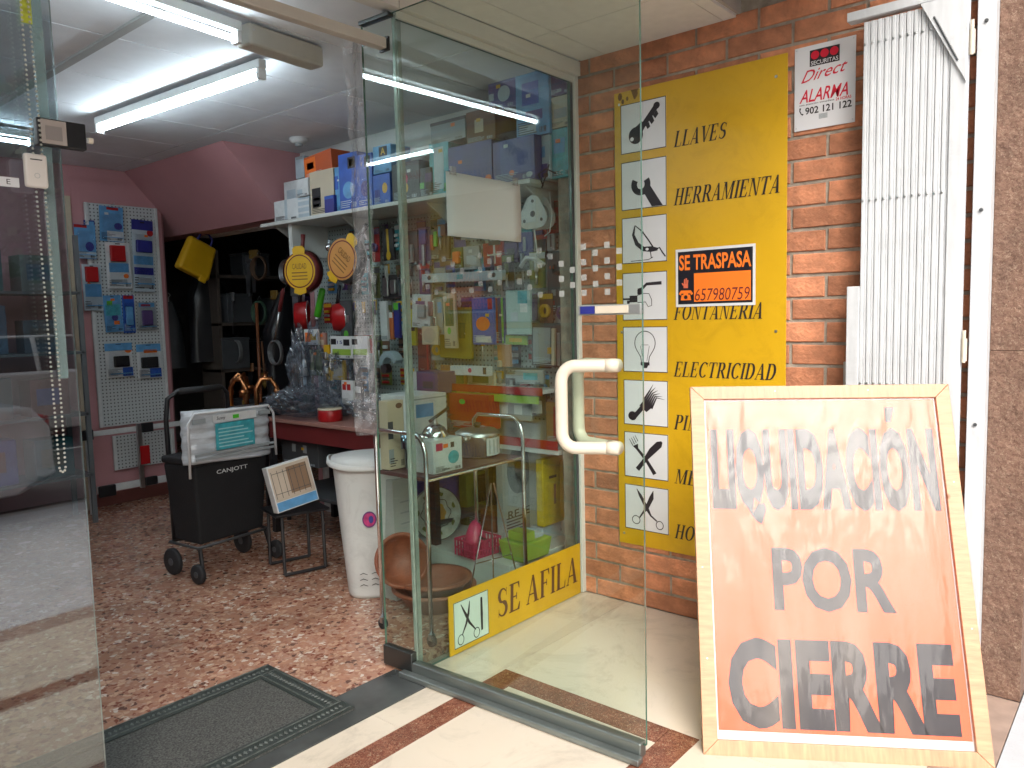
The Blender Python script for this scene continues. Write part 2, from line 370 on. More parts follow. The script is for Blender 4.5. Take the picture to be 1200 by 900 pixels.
dirty(CREAM, .30, 2.6); dirty(BRICK, .32, 7); dirty(BINW, .2, 6); dirty(WHITE, .2, 5); dirty(GATEW, .12, 5); dirty(TERRA, .4, 12); dirty(YEL, .14, 5); dirty(CARDW, .2, 14)
STRIP = chips('red_granite', [(0,(.16,.055,.035)),(.3,(.25,.10,.06)),(.55,(.34,.16,.10)),(.8,(.12,.05,.035)),(.93,(.42,.30,.2))], 170, .2)
TERR = chips('terrazzo', [(0,(.38,.195,.125)),(.25,(.20,.065,.04)),(.38,(.50,.31,.21)),(.56,(.33,.155,.10)),(.74,(.60,.50,.41)),(.84,(.42,.27,.20)),(.94,(.12,.06,.045))], 47, .24, base=(.37,.20,.14))
GRAN = chips('rough_granite', [(0,(.17,.095,.065)),(.35,(.21,.125,.085)),(.62,(.12,.06,.042)),(.85,(.28,.19,.135))], 150, .8, bump=1.0, bscale=38)
SLATE = mat('dark_slate', (.06,.066,.066), .2, var=.55, scale=3.5, bump=.03)
MATM = mat('mat_rubber', (.062,.072,.068), .7, var=.6, scale=110, bump=.9, bscale=300)
PAVE = mat('pavement_concrete', (.50,.51,.53), .85, var=.12, scale=3, bump=.2, bscale=90)
ASPH = mat('asphalt', (.06,.06,.062), .9, var=.2, scale=9, bump=.3, bscale=140)

def peg_material(name, base, hole, step, r, ax):
    M = mat(name, base, .5); N, L, b = nodes(M)
    g = N.new('ShaderNodeNewGeometry'); sx = N.new('ShaderNodeSeparateXYZ'); L.new(g.outputs['Position'], sx.inputs[0])
    def cell(o):
        a = N.new('ShaderNodeMath'); a.operation = 'DIVIDE'; a.inputs[1].default_value = step; L.new(o, a.inputs[0])
        f = N.new('ShaderNodeMath'); f.operation = 'FRACT'; L.new(a.outputs[0], f.inputs[0])
        s_ = N.new('ShaderNodeMath'); s_.operation = 'SUBTRACT'; s_.inputs[1].default_value = .5; L.new(f.outputs[0], s_.inputs[0])
        p = N.new('ShaderNodeMath'); p.operation = 'POWER'; p.inputs[1].default_value = 2; L.new(s_.outputs[0], p.inputs[0])
        return p
    a = cell(sx.outputs[ax]); c = cell(sx.outputs['Z']); ad = N.new('ShaderNodeMath'); L.new(a.outputs[0], ad.inputs[0]); L.new(c.outputs[0], ad.inputs[1])
    lt = N.new('ShaderNodeMath'); lt.operation = 'LESS_THAN'; lt.inputs[1].default_value = r*r; L.new(ad.outputs[0], lt.inputs[0])
    mx = N.new('ShaderNodeMixRGB'); mx.inputs[1].default_value = (*base, 1); mx.inputs[2].default_value = (*hole, 1); L.new(lt.outputs[0], mx.inputs[0])
    L.new(mx.outputs[0], b.inputs['Base Color']); return M
PEG = peg_material('pegboard_white', (.52,.55,.55), (.06,.06,.07), .028, .2, 'X')
PEGR = peg_material('pegboard_teal', (.36,.44,.43), (.10,.12,.12), .03, .2, 'Y')

def tintgrain(M, knots=True):
    N, L, b = nodes(M)
    tc = N.new('ShaderNodeTexCoord'); v = N.new('ShaderNodeTexVoronoi'); v.inputs['Scale'].default_value = 5.5; L.new(tc.outputs['Object'], v.inputs['Vector'])
    mr = N.new('ShaderNodeMapRange'); mr.inputs[1].default_value = .03; mr.inputs[2].default_value = .075; mr.inputs[3].default_value = 1; mr.inputs[4].default_value = 0
    L.new(v.outputs['Distance'], mr.inputs[0]); src = b.inputs['Base Color'].links[0].from_socket
    mx = N.new('ShaderNodeMixRGB'); mx.inputs[2].default_value = (.20,.07,.02,1); L.new(mr.outputs[0], mx.inputs[0]); L.new(src, mx.inputs[1]); L.new(mx.outputs[0], b.inputs['Base Color'])
tintgrain(PINE); tintgrain(PINEH)

XB, YF, ZC = 3.24, 2.30, 2.69        # brick wall plane, shop front plane, ceiling height
XR = 3.48                            # inner right-hand wall
YB = 6.51                            # back wall

# ------------------------------------------------------------------ ground and street
bx('pavement', PAVE, (-14,18,-2.20,.362,-.20,0)).__setitem__('kind','structure')
rd = MB().box(-120,120,-60,-2.20,-.35,-.12).build('road', ASPH); rd['kind'] = 'structure'
gr = MB().box(-120,120,.36,60,-.36,-.10).build('ground', PAVE); gr['kind'] = 'structure'
k_ = MB().box(-14,18,-2.32,-2.202,-.2,-.004).build('kerb', mat('kerb_stone',(.34,.34,.33),.8,bump=.2)); k_['kind'] = 'structure'
ls = MB().box(-30,30,-6.25,-6.15,-.13,-.116).build('road_marking', mat('road_paint',(.7,.7,.68),.7)); ls['kind'] = 'structure'
fp = MB().box(-40,40,-13,-8.4,-.2,0.02).build('far_pavement', PAVE); fp['kind'] = 'structure'

# ------------------------------------------------------------------ porch floor: marble slabs and granite border strips, each laid piece its own part
pf = bx('porch_floor', mat('floor_bedding',(.20,.17,.13),.9), (-1.2,XB,.364,2.36,-.06,-.012)); pf['kind'] = 'structure'
def tiles(x0, x1, y0, y1, nx, ny, M, name, z=0):
    dx, dy = (x1-x0)/nx, (y1-y0)/ny; g = .0011
    for i in range(nx):
        for j in range(ny):
            MB().box(x0+i*dx+g, x0+(i+1)*dx-g, y0+j*dy+g, y0+(j+1)*dy-g, -.014, z+random.uniform(-.0003,.0003)).build(name, M, pf)
RX0, RX1, RY0, RY1, SW = -1.0, 2.305, 1.165, 2.035, .108
tiles(-1.2, 2.31, RY1+.001, 2.18, 6, 1, CREAM, 'marble_slab')
tiles(RX0+SW, RX1-SW, RY0+SW, RY1-SW, 4, 1, CREAM, 'marble_slab')
tiles(-1.2, RX1, .53, RY0, 5, 1, CREAM, 'marble_slab')
tiles(RX1, XB-.002, .53, 1.16, 1, 1, CREAM, 'marble_slab')
tiles(RX1, XB-.002, 1.16, 2.035, 1, 1, CREAM, 'marble_slab')
tiles(2.31, XB-.002, 2.035, 2.298, 1, 1, CREAM, 'marble_slab')
tiles(2.022, 2.31, 2.181, 2.298, 1, 1, CREAM, 'marble_slab')
tiles(-1.2, RX0, RY0, RY1, 1, 1, CREAM, 'marble_slab')
tiles(RX0, 1.66, RY1-SW, RY1, 4, 1, STRIP, 'border_strip'); tiles(1.66, RX1, RY1-SW, RY1, 1, 1, STRIP, 'border_strip')
tiles(RX0, 1.6, RY0, RY0+SW, 4, 1, STRIP, 'border_strip')
MB().add([(1.602,RY0,-.01),(RX1-.001,RY0,-.01),(RX1-SW,RY0+SW,-.01),(1.602,RY0+SW,-.01),(1.602,RY0,0),(RX1-.001,RY0,0),(RX1-SW,RY0+SW,0),(1.602,RY0+SW,0)],[(0,1,2,3),(4,5,6,7),(0,1,5,4),(1,2,6,5),(2,3,7,6),(3,0,4,7)]).build('border_strip', STRIP, pf)
tiles(RX1-SW, RX1, RY0+SW+.002, RY1-SW, 1, 1, STRIP, 'border_strip')
MB().add([(RX1,RY0+.001,-.01),(RX1,RY0+SW,-.01),(RX1-SW+.001,RY0+SW,-.01),(RX1,RY0+.001,0),(RX1,RY0+SW,0),(RX1-SW+.001,RY0+SW,0)],[(0,1,2),(3,4,5),(0,1,4,3),(1,2,5,4),(2,0,3,5)]).build('border_strip', STRIP, pf)
tiles(RX0, RX0+SW, RY0+SW, RY1-SW, 1, 1, STRIP, 'border_strip')
tiles(-1.2, XB-.002, .364, .53, 7, 1, mat('doorstep_stone',(.36,.26,.21),.4,var=.2,scale=14), 'doorstep_slab')

th = bx('threshold', SLATE, (-1.2,2.02,2.182,2.395,-.05,.004)); th['kind'] = 'structure'
sf = MB().box(-2.0,5.2,2.397,9.5,-.06,-.002).build('shop_floor', TERR); sf['kind'] = 'structure'

# ------------------------------------------------------------------ brick wall with every brick its own part
bw = empty('brick_wall', (0,0,0), 0, 'orange brick side wall of the porch with pale mortar', 'wall')
MB().box(XB+.0035, XB+.21, .53, 2.42, 0, ZC+.1).build('mortar_bed', MORTAR, bw)
random.seed(3)
bricks_me = {}
PITCHZ, PITCHY = .0935, .2860
nz_ = int(ZC/PITCHZ)+1
for k in range(nz_):
    z0 = k*PITCHZ; z1 = min(z0+PITCHZ-.0125, ZC+.02)
    off = (1.929 if k % 2 == 0 else 2.072)
    j = -3
    while True:
        a = off - (j+1)*PITCHY + .006; b_ = off - j*PITCHY - .006; j += 1
        if b_ < .56: break
        a2, b2 = max(a, .555), min(b_, YF+.02)
        if b2-a2 < .02: continue
        key = (round(b2-a2,3), random.randint(0,3), round(z1-z0,3))
        if key not in bricks_me:
            q = MB(); jt = [random.uniform(-.0018,.0018) for _ in range(8)]
            L_, hh = (b2-a2), z1-z0; e = .003
            F0 = [(0,0+jt[0],0+jt[1]),(0,L_+jt[2],0+jt[3]),(0,L_+jt[4],hh+jt[5]),(0,0+jt[6],hh+jt[7])]
            cy_, cz_ = L_/2, hh/2
            F1 = [(-.004, cy_+(v[1]-cy_)*(1-2*e/L_), cz_+(v[2]-cz_)*(1-2*e/hh)) for v in F0]
            Fb = [(.012, v[1], v[2]) for v in F0]
            q.add(F1+F0+Fb, [(0,1,2,3)]+[(i,(i+1)%4,4+(i+1)%4,4+i) for i in range(4)]+[(4+i,4+(i+1)%4,8+(i+1)%4,8+i) for i in range(4)])
            me = bpy.data.meshes.new('brick'); me.from_pydata(q.v, [], q.f); me.materials.append(BRICK)
            bm = bmesh.new(); bm.from_mesh(me); bmesh.ops.recalc_face_normals(bm, faces=bm.faces); bm.to_mesh(me); bm.free()
            bricks_me[key] = me
        o = bpy.data.objects.new('brick', bricks_me[key]); COL.objects.link(o); o.parent = bw
        o.location = (XB+random.uniform(-.001,.0015), a2, z0+.003)

# granite pilaster, return of the street facade
gp = empty('granite_pilaster', (3.3,.45,0), 0, 'rough brown granite pilaster at the street corner of the porch', 'pilaster')
for z0, z1 in ((0,1.2825),(1.2835,3.1)):
    MB().box(-.06,1.4,-.085,.043,z0,z1).build('granite_slab', GRAN, gp, bev=.002, seg=1)
fa = MB(); fa.box(4.66,16,.40,3.0,0,7).box(-12,-1.42,.40,2.6,0,7).box(-12,16,.45,9.6,3.12,7)
fo = fa.build('shop_building', mat('facade_render',(.40,.36,.31),.85,bump=.3)); tag(fo, 'plastered upper storeys of the building above the shop porch', 'building')
lw = MB().box(-1.42,-1.2,.40,2.7,0,3.11).build('porch_side_wall', mat('bounce_render',(.62,.58,.52),.8,bump=.3)); tag(lw, 'unseen side wall left of the porch, made pale to bounce light', 'wall')  # out of view; pale colour chosen to bounce light into the porch

# white steel post
po = empty('steel_post', (3.19,.52,0), 0, 'white painted steel post between folded gate and granite', 'post')
MB().box(-.02,.049,-.028,.028,0,2.95).build('post_tube', GATEW, po, bev=.003)
for z in (.32,1.02,1.78,2.42): MB().lathe([(.001,-.0045),(.006,-.004),(.0065,0)], (-.022+.0,0,z), 12, axis='X').build('bolt', DGREY, po)

# ------------------------------------------------------------------ folded scissor gate
XG = 3.135
gt = empty('folding_gate', (XG,.75,0), -PI/2, 'white folded concertina security gate standing against brick wall', 'gate')
# local x runs towards the street (-Y), front is -Y local (towards -X)
gx0, gx1 = -.165, .185
for i in range(12):
    x = gx0 + .008 + i*.0242
    q = MB().box(x, x+.0135, -.011, .012, .05, 2.50).box(x+.0136, x+.0222, -.0085, .010, .05, 2.50)
    q.build('slat', GATEW, gt, bev=.0015, seg=1)
    for z in (.42,1.16,1.85,2.42):
        MB().lathe([(.0001,-.004),(.004,-.003),(.0045,0)], (x+.0062,-.0125,z), 8, axis='Y').build('rivet', STEEL, gt)
MB().box(.132,gx1,-.016,.02,.05,2.55).build('end_stile', GATEW, gt, bev=.003)
MB().box(-.205,-.158,-.014,.014,.05,1.53).build('lock_stile', GATEW, gt, bev=.003)
MB().box(-.215,-.205,-.01,.01,1.14,1.24).build('lock', STEEL, gt, bev=.002)
MB().box(-.215,gx1,-.022,.028,2.512,2.545).build('top_rail', GATEW, gt, bev=.003)
MB().prism([(gx1-.002,2.51),(gx1-.002,2.215),(gx1-.15,2.51)], -.026,-.018).build('corner_gusset', GATEW, gt, bev=.0015)
MB().tube([(gx1-.028,-.027,2.29),(gx1-.105,-.027,2.455)], .0035, 6).build('gusset_rib', DGREY, gt)
for z in (2.36,1.30,.5):
    MB().box(.186,.203,-.006,.006,z-.05,z+.03).tube([(.195,-.009,z-.055),(.195,-.009,z+.06)], .006, 10).build('hinge', IVORY, gt)

# ------------------------------------------------------------------ signs on the brick wall (local x runs towards the street)
def wall_empty(name, yc, z, label, cat, x=XB, tilt=0, group=None): return empty(name, (x,yc,z), -PI/2, label, cat, group, tilt)
YC, ZS = 1.649, .307
sg = wall_empty('trade_sign', YC, ZS, 'tall yellow trade sign with eight pictogram squares on brick wall', 'sign', XB-.006)
MB().box(-.418,.418,-.004,0,0,2.185).build('panel', YEL, sg, bev=.001, seg=1)
for x, z in ((-.39,2.13),(.37,2.1),(-.39,1.05),(.375,1.05),(-.39,.05),(.37,.05)):
    MB().lathe([(.0001,-.003),(.006,-.002),(.0065,0)], (x,-.0042,z), 10, axis='Y').build('screw', STEEL, sg)
sq = [(2.431,2.202),(2.163,1.938),(1.902,1.685),(1.641,1.414),(1.383,1.165),(1.126,.906),(.87,.647),(.609,.386)]
LX = lambda Y: YC-Y
x0s, x1s = LX(2.031), LX(1.789)
ICW, ICH = x1s-x0s, .238
for zt, zb in sq:
    zb -= ZS; zt -= ZS
    MB().box(x0s,x1s,-.0052,-.0041,zb,zt).build('pictogram_square', SIGNW, sg)
    Flat(-.0053).frame(x0s,x1s,zb,zt,.0035).build('square_outline', INK, sg)
def icon(i):
    F = Flat(-.0055); zt, zb = sq[i]; return F, (lambda a, b: (x0s + a*ICW, zb-ZS + b*(zt-zb)))
F, fn = icon(0)   # key
F.disc(.34,.34,.16,.17).poly([(.22,.42),(.38,.24),(.58,.52),(.47,.60)]).poly([(.42,.5),(.5,.42),(.86,.83),(.79,.92)]).disc(.80,.85,.07,.07)
F.poly([(.56,.5),(.6,.42),(.66,.46),(.63,.56)]).poly([(.64,.58),(.69,.5),(.75,.56),(.71,.66)]).poly([(.72,.67),(.77,.6),(.84,.68),(.8,.76)]); F.xf(fn).build('key_pictogram', INK, sg)
F, fn = icon(0); F.y=-.0064; F.disc(.255,.275,.04,.04).xf(fn).build('key_pictogram', SIGNW, sg)
F, fn = icon(1)   # spanner
F.ring(.44,.50,.15,.16,.13,-215,35,22).poly([(.46,.40),(.62,.50),(.92,.02),(.68,.02)]); F.xf(fn).build('spanner_pictogram', INK, sg)
F, fn = icon(2)   # secateurs
F.stroke([(.30,.82,.02),(.26,.62,.06),(.34,.42,.09),(.48,.30,.10),(.66,.28,.12),(.80,.27,.06)]).stroke([(.30,.82,.015),(.46,.68,.03),(.60,.48,.03),(.70,.32,.03)])
F.stroke([(.78,.27,.04),(.84,.30,.03),(.90,.20,.03),(.97,.10,.03)]).line(.46,.27,.46,.07,.02).line(.64,.25,.66,.09,.02).line(.2,.05,.6,.06,.015).line(.60,.06,.70,.11,.015); F.xf(fn).build('secateurs_pictogram', INK, sg)
F, fn = icon(2); F.y=-.0066; F.disc(.57,.285,.035,.03).xf(fn).build('secateurs_pictogram', SIGNW, sg)
F, fn = icon(3)   # tap
F.stroke([(.36,.62,.09),(.45,.66,.06),(.55,.75,.06),(.88,.76,.07)]).rect(.34,.44,.54,.64).rect(.16,.34,.38,.52).rect(0,.2,.43,.47).rect(.1,.16,.34,.42)
F.stroke([(.34,.52,.015),(.46,.56,.015),(.60,.55,.015),(.66,.42,.015),(.66,.30,.015),(.58,.28,.015),(.52,.38,.015),(.34,.37,.015)]); F.xf(fn).build('tap_pictogram', INK, sg)
F, fn = icon(4)   # bulb
F.ring(.50,.64,.23,.26,.018,-35,215,26).stroke([(.31,.49,.018),(.40,.34,.018),(.42,.22,.018)]).stroke([(.69,.49,.018),(.60,.34,.018),(.58,.22,.018)]).rect(.40,.60,.15,.22).poly([(.43,.15),(.57,.15),(.54,.09),(.46,.09)])
F.stroke([(.42,.60,.01),(.58,.60,.01)]).stroke([(.46,.24,.01),(.40,.58,.01)]).stroke([(.54,.24,.01),(.60,.58,.01)]); F.xf(fn).build('bulb_pictogram', INK, sg)
F, fn = icon(5)   # brush
F.poly([(.36,.44),(.50,.60),(.66,.42),(.52,.30)]).poly([(.14,.14),(.24,.10),(.46,.36),(.38,.42)]).disc(.20,.20,.10,.10)
for a in range(6): F.stroke([(.46+a*.035,.56-a*.035,.05),(.60+a*.03,.78-a*.03,.03),(.68+a*.05,.92-a*.065,.004)])
F.xf(fn).build('brush_pictogram', INK, sg)
F, fn = icon(6)   # fork and knife
F.stroke([(.30,.18,.10),(.50,.44,.09),(.64,.62,.15),(.80,.78,.15),(.86,.84,.04)]).stroke([(.70,.12,.09),(.50,.42,.07),(.30,.64,.06),(.26,.72,.14)])
for a in range(4): F.stroke([(.20+a*.04,.70+a*.035,.018),(.12+a*.045,.84+a*.03,.012)])
F.xf(fn).build('cutlery_pictogram', INK, sg)
F, fn = icon(7)   # scissors
F.stroke([(.28,.92,.01),(.36,.78,.07),(.52,.50,.08),(.60,.36,.04),(.74,.26,.03)]).stroke([(.66,.92,.01),(.62,.76,.10),(.50,.50,.08),(.42,.40,.04),(.34,.28,.03)])
F.ring(.26,.22,.09,.09,.018).ring(.80,.18,.08,.09,.018); F.xf(fn).build('scissors_pictogram', INK, sg)
for s_, ya, yb, z, h in (('LLAVES',1.752,1.490,2.194,.07),('HERRAMIENTA',1.754,1.249,1.934,.074),('FONTANERIA',1.757,1.322,1.412,.070),
                         ('ELECTRICIDAD',1.759,1.264,1.149,.070),('PINTURA',1.760,1.42,.9,.07),('MENAJE',1.758,1.44,.643,.07),('HOGAR',1.759,1.50,.378,.07)):
    serif_text(s_, LX(ya), LX(yb), z-ZS, h, INK, sg, -.0046)
F = Flat(-.0045)
for x, z, r in ((-.385,2.165,.012),(-.30,2.165,.013),(-.37,2.14,.008),(-.345,2.15,.007)): F.disc(x,z,r,r*1.5,9)
F.poly([(-.325,2.185),(-.285,2.185),(-.30,2.14),(-.308,2.14)])
F.build('rust_stain', mat('rust',(.16,.07,.01),.8,var=.4,scale=80), sg)

st = wall_empty('transfer_notice', 1.553, 1.471, 'orange and black SE TRASPASA notice stuck on yellow sign', 'notice', XB-.0125)
MB().box(-.190,.190,-.001,0,0,.262).build('sheet', SIGNW, st)
Flat(-.0012).rect(-.178,.178,.012,.250).build('black_field', mat('notice_black',(.012,.012,.02),.3), st)
OR2 = mat('fluorescent_orange', (.95,.21,.02), .4, var=.05)
sans_text('SE TRASPASA', -.172, .172, .165, .235, OR2, st, -.0022, .025)
Flat(-.0018).rect(-.098,.170,.022,.150).build('orange_field', OR2, st)
sans_text('657980759', -.095, .168, .026, .080, mat('marker_ink',(.12,.01,.02),.5), st, -.0026, -.004, .12)
F = Flat(-.0018); F.poly([(-.165,.03),(-.112,.03),(-.118,.055),(-.16,.055)]).stroke([(-.17,.056,.012),(-.162,.068,.014),(-.115,.068,.014),(-.107,.056,.012)]).poly([(-.152,.055),(-.126,.055),(-.13,.07),(-.148,.07)]); F.build('telephone_mark', OR2, st)
Flat(-.0026).disc(-.139,.044,.009).build('telephone_mark', INK, st)
F = Flat(-.0018); F.rect(-.150,-.128,.085,.105).stroke([(-.146,.105,.006),(-.144,.126,.006)]).line(-.138,.105,-.136,.13,.006).line(-.131,.103,-.128,.122,.006).line(-.15,.098,-.158,.108,.006); F.build('hand_mark', mat('hand_print',(.75,.16,.08),.4), st)

al = wall_empty('alarm_sign', 1.0845, 2.17, 'white alarm company plate with red lettering beside yellow sign', 'sign', XB-.006)
MB().box(-.1185,.1185,-.003,0,0,.328).build('plate', SIGNW, al, bev=.001, seg=1)
AR = mat('alarm_red', (.62,.01,.035), .4)
Flat(-.0033).rect(-.058,.058,.245,.308).build('logo_field', INK, al)
for a in (-.037,0,.037): Flat(-.0038).disc(a,.287,.0165).build('logo_disc', AR, al)
sans_text('SECURITAS', -.053,.053,.249,.265, SIGNW, al, -.0039, .01)
sans_text('Direct', -.092,.098,.185,.232, AR, al, -.0036, .004, .5, curve=.35)
sans_text('ALARMA', -.098,.104,.108,.158, AR, al, -.0036, .012, .25)
sans_text('con atención inmediata', -.098,.04,.097,.104, INK, al, -.0036, .01)
sans_text('24 HORAS', .045,.104,.094,.106, AR, al, -.0036, .02)
sans_text('902 121 122', -.074,.106,.060,.088, INK, al, -.0036, .02)
F = Flat(-.0036); F.stroke([(-.094,.09,.007),(-.096,.078,.004),(-.09,.066,.004),(-.082,.062,.007)]); F.build('telephone_mark', INK, al)
F = Flat(-.0036)
for a in range(5): F.rect(-.02,.014,.036+a*.004,.0385+a*.004)
F.build('small_print', GREYC, al)
for x, z in ((-.11,.318),(.11,.318),(-.11,.012),(.11,.012)): MB().lathe([(.0001,-.002),(.003,-.001),(.003,0)], (x,-.003,z), 8, axis='Y').build('screw', STEEL, al)

# ------------------------------------------------------------------ leaning clearance board
BLc = Vector((2.229,1.113,0)); ea = -1.001; WB, HB, LEAN = .8924, 1.2461, .3415
bd = empty('clearance_board', BLc, ea, 'wood framed orange LIQUIDACIÓN POR CIERRE board leaning beside the gate', 'sign')
bd.rotation_euler = (Matrix.Rotation(ea,3,'Z') @ Matrix.Rotation(-LEAN,3,'X')).to_euler()
fr_ = .048
MB().prism([(0,0),(fr_,fr_),(fr_,HB-fr_),(0,HB)], -.0,.028).build('frame_side', PINE, bd, bev=.002)
MB().prism([(WB,0),(WB-fr_,fr_),(WB-fr_,HB-fr_),(WB,HB)], -.0,.028).build('frame_side', PINE, bd, bev=.002)
MB().prism([(.0006,0),(WB-.0006,0),(WB-fr_-.0006,fr_),(fr_+.0006,fr_)], .0004,.028).build('frame_rail', PINEH, bd, bev=.002)
MB().prism([(.0006,HB),(WB-.0006,HB),(WB-fr_-.0006,HB-fr_),(fr_+.0006,HB-fr_)], .0004,.028).build('frame_rail', PINEH, bd, bev=.002)
POST = mat('poster_orange', (.86,.125,.050), .45, var=.06, scale=2.2)
MB().box(fr_-.01,WB-fr_+.01,.016,.024,fr_-.01,HB-fr_+.01).build('backing_board', mat('backing_white',(.72,.70,.70),.5), bd)
MB().box(fr_+.006,WB-fr_-.004,.0145,.016,fr_+.028,HB-fr_-.004).build('poster', POST, bd)
PB = mat('poster_black', (.035,.03,.035), .4, var=.2, scale=9)
sans_text('LIQUIDACION', .066,.826,.750,1.092, PB, bd, .0135, .055, name='poster_lettering'); F = Flat(.0135); F.poly([(.672,1.112),(.690,1.112),(.705,1.166),(.674,1.166)]).build('poster_accent', PB, bd)
sans_text('POR', .256,.650,.460,.674, PB, bd, .0135, .035, name='poster_lettering')
sans_text('CIERRE', .092,.810,.085,.372, PB, bd, .0135, .048, name='poster_lettering')
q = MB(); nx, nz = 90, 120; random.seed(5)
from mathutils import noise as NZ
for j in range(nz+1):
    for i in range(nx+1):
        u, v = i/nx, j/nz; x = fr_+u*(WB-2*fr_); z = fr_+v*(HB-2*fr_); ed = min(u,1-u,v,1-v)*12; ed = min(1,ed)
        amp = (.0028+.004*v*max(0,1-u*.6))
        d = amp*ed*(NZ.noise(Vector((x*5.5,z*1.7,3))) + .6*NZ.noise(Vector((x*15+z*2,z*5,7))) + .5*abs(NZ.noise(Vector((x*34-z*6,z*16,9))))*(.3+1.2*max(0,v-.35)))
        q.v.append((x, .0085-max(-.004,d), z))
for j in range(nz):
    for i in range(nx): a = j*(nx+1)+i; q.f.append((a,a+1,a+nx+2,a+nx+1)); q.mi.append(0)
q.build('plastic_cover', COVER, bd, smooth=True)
for x, z in ((.3,HB-.02),(.62,HB-.02),(.02,.6),(WB-.02,.42),(WB-.022,.9),(.024,.3)): MB().lathe([(.0001,-.001),(.0025,-.0005),(.0025,.001)], (x,0,z), 8, axis='Y').build('nail', STEEL, bd)

# ------------------------------------------------------------------ shop window to the right of the door
WX0, WX1 = 2.06, XB
sw = empty('shop_window', (0,YF,0), 0, 'fixed shop window pane between open door and brick wall', 'window')
WF = mat('window_frame_paint', (.70,.68,.63), .45, var=.05)
MB().box(WX0,WX1-.001,-.035,.04,2.62,ZC-.002).build('head_frame', WF, sw, bev=.003)
MB().box(WX0,WX1-.03,-.012,.012,2.59,2.619).build('glazing_bead', WF, sw, bev=.002)
MB().box(WX1-.032,WX1-.001,-.02,.03,.004,2.618).build('side_frame', WF, sw, bev=.003)
MB().box(WX1-.055,WX1-.034,-.008,.012,.004,2.588).build('glazing_bead', DGREY, sw, bev=.002)
def pane(x0,x1,y0,y1,z0,z1,name,parent,M,E=GEDGE,thin='Y'):
    q = MB(); vs = [(x,y,z) for x in (x0,x1) for y in (y0,y1) for z in (z0,z1)]
    fs = [(0,1,3,2),(4,6,7,5),(0,4,5,1),(2,3,7,6),(0,2,6,4),(1,5,7,3)]
    ed = {'Y':(0,1,4,5),'X':(2,3,4,5)}[thin]
    q.v = vs; q.f = fs; q.mi = [1 if i in ed else 0 for i in range(6)]
    return q.build(name, [M, E], parent)
pane(WX0,WX1-.056,-.006,.006,.004,2.588,'glass_pane',sw,GLASSW)
MB().box(WX0-.008,WX0-.001,-.009,.009,.004,2.6).build('edge_profile', GEDGE2, sw, bev=.002)
MB().box(WX0+.03,WX0+.05,.02,.034,.004,2.6).build('glass_fin', GEDGE2, sw, bev=.002)

ss = empty('sharpening_sign', (2.236,YF-.012,0), 0, 'yellow SE AFILA sign with scissors along window bottom', 'sign')
SWd = 3.195-2.236
MB().box(0,SWd,-.002,.004,.006,.268).build('panel', YEL, ss)
MB().box(.025,.245,-.003,-.002,.028,.232).build('pictogram_square', mat('pale_green_print',(.55,.66,.60),.4), ss)
Flat(-.0033).frame(.025,.245,.028,.232,.003).build('square_outline', INK, ss)
F = Flat(-.0034); F.stroke([(.07,.215,.004),(.10,.16,.014),(.12,.12,.012),(.16,.075,.006)]).stroke([(.125,.215,.004),(.115,.16,.014),(.10,.12,.012),(.075,.08,.006)]).ring(.065,.06,.018,.022,.004).ring(.165,.06,.018,.022,.004)
F.stroke([(.20,.06,.012),(.20,.12,.014),(.20,.13,.016),(.20,.21,.012)]); F.build('scissors_pictogram', INK, ss)
serif_text('SE AFILA', .30, SWd-.02, .075, .135, mat('brown_ink',(.12,.045,.02),.5), ss, -.0034, .05)

pp = at(563.5,290,Y=YF-.01); pa = at(520,213,Y=YF-.01); pb = at(607,201,Y=YF-.01)
sh = empty('paper_sheet', (2.535,YF-.012,1.785), 0, 'blank white paper sheet taped high on shop window', 'paper', tilt=-.0)
q = MB()
for i in range(9):
    for j in range(7):
        q.v.append((-.238+.476*i/8, -.002-.004*math.sin(i*.9)*math.sin(j*.5), .0+.262*j/6))
for i in range(8):
    for j in range(6): a = i*7+j; q.f.append((a,a+7,a+8,a+1)); q.mi.append(0)
po_ = q.build('sheet', mat('paper', (.68,.67,.70), .7, var=.02), sh, smooth=True); sm_ = po_.modifiers.new('thick','SOLIDIFY'); sm_.thickness = .0006
for x in (-.2,.2): MB().box(x-.02,x+.02,-.0075,-.0062,.25,.285).build('tape', FILM, sh)

# ------------------------------------------------------------------ open glass door, standing out at right angles to the shop front
DX = 2.05
gd = empty('glass_door', (2.035,2.30,0), .045, 'open frameless glass door with ivory pull handles', 'door')
pane(-.005,.005,-1.062,.155,.055,2.60,'glass_leaf',gd,GLASS,GEDGE,'X')
MB().box(-.02,.02,-1.05,-.012,.010,.062).build('bottom_rail', mat('rail_alu',(.22,.25,.24),.35,.8,var=.15,scale=3,stretch=(1,.2,1)), gd, bev=.006)
MB().box(-.055,-.021,-1.06,.03,.005,.026).build('floor_track', mat('track_alu',(.26,.29,.28),.4,.8,var=.2,scale=4), gd, bev=.004)
MB().box(-.016,.016,-.008,.158,.012,.095).build('pivot_shoe', mat('shoe_metal',(.10,.11,.11),.35,.9), gd, bev=.003)
MB().box(-.016,.016,-.008,.158,2.590,2.606).build('top_pivot', mat('shoe_metal'), gd, bev=.003)
MB().box(-.013,.013,-1.062,-.835,1.445,1.478).build('lock_case', mat('lock_alu',(.5,.52,.52),.3,.7), gd, bev=.003)
MB().box(-.016,-.0132,-1.02,-.90,1.450,1.474).build('lock_plate', IVORY, gd, bev=.001)
MB().box(-.0165,-.0132,-.898,-.845,1.450,1.474).build('lock_label', DBLUE, gd)
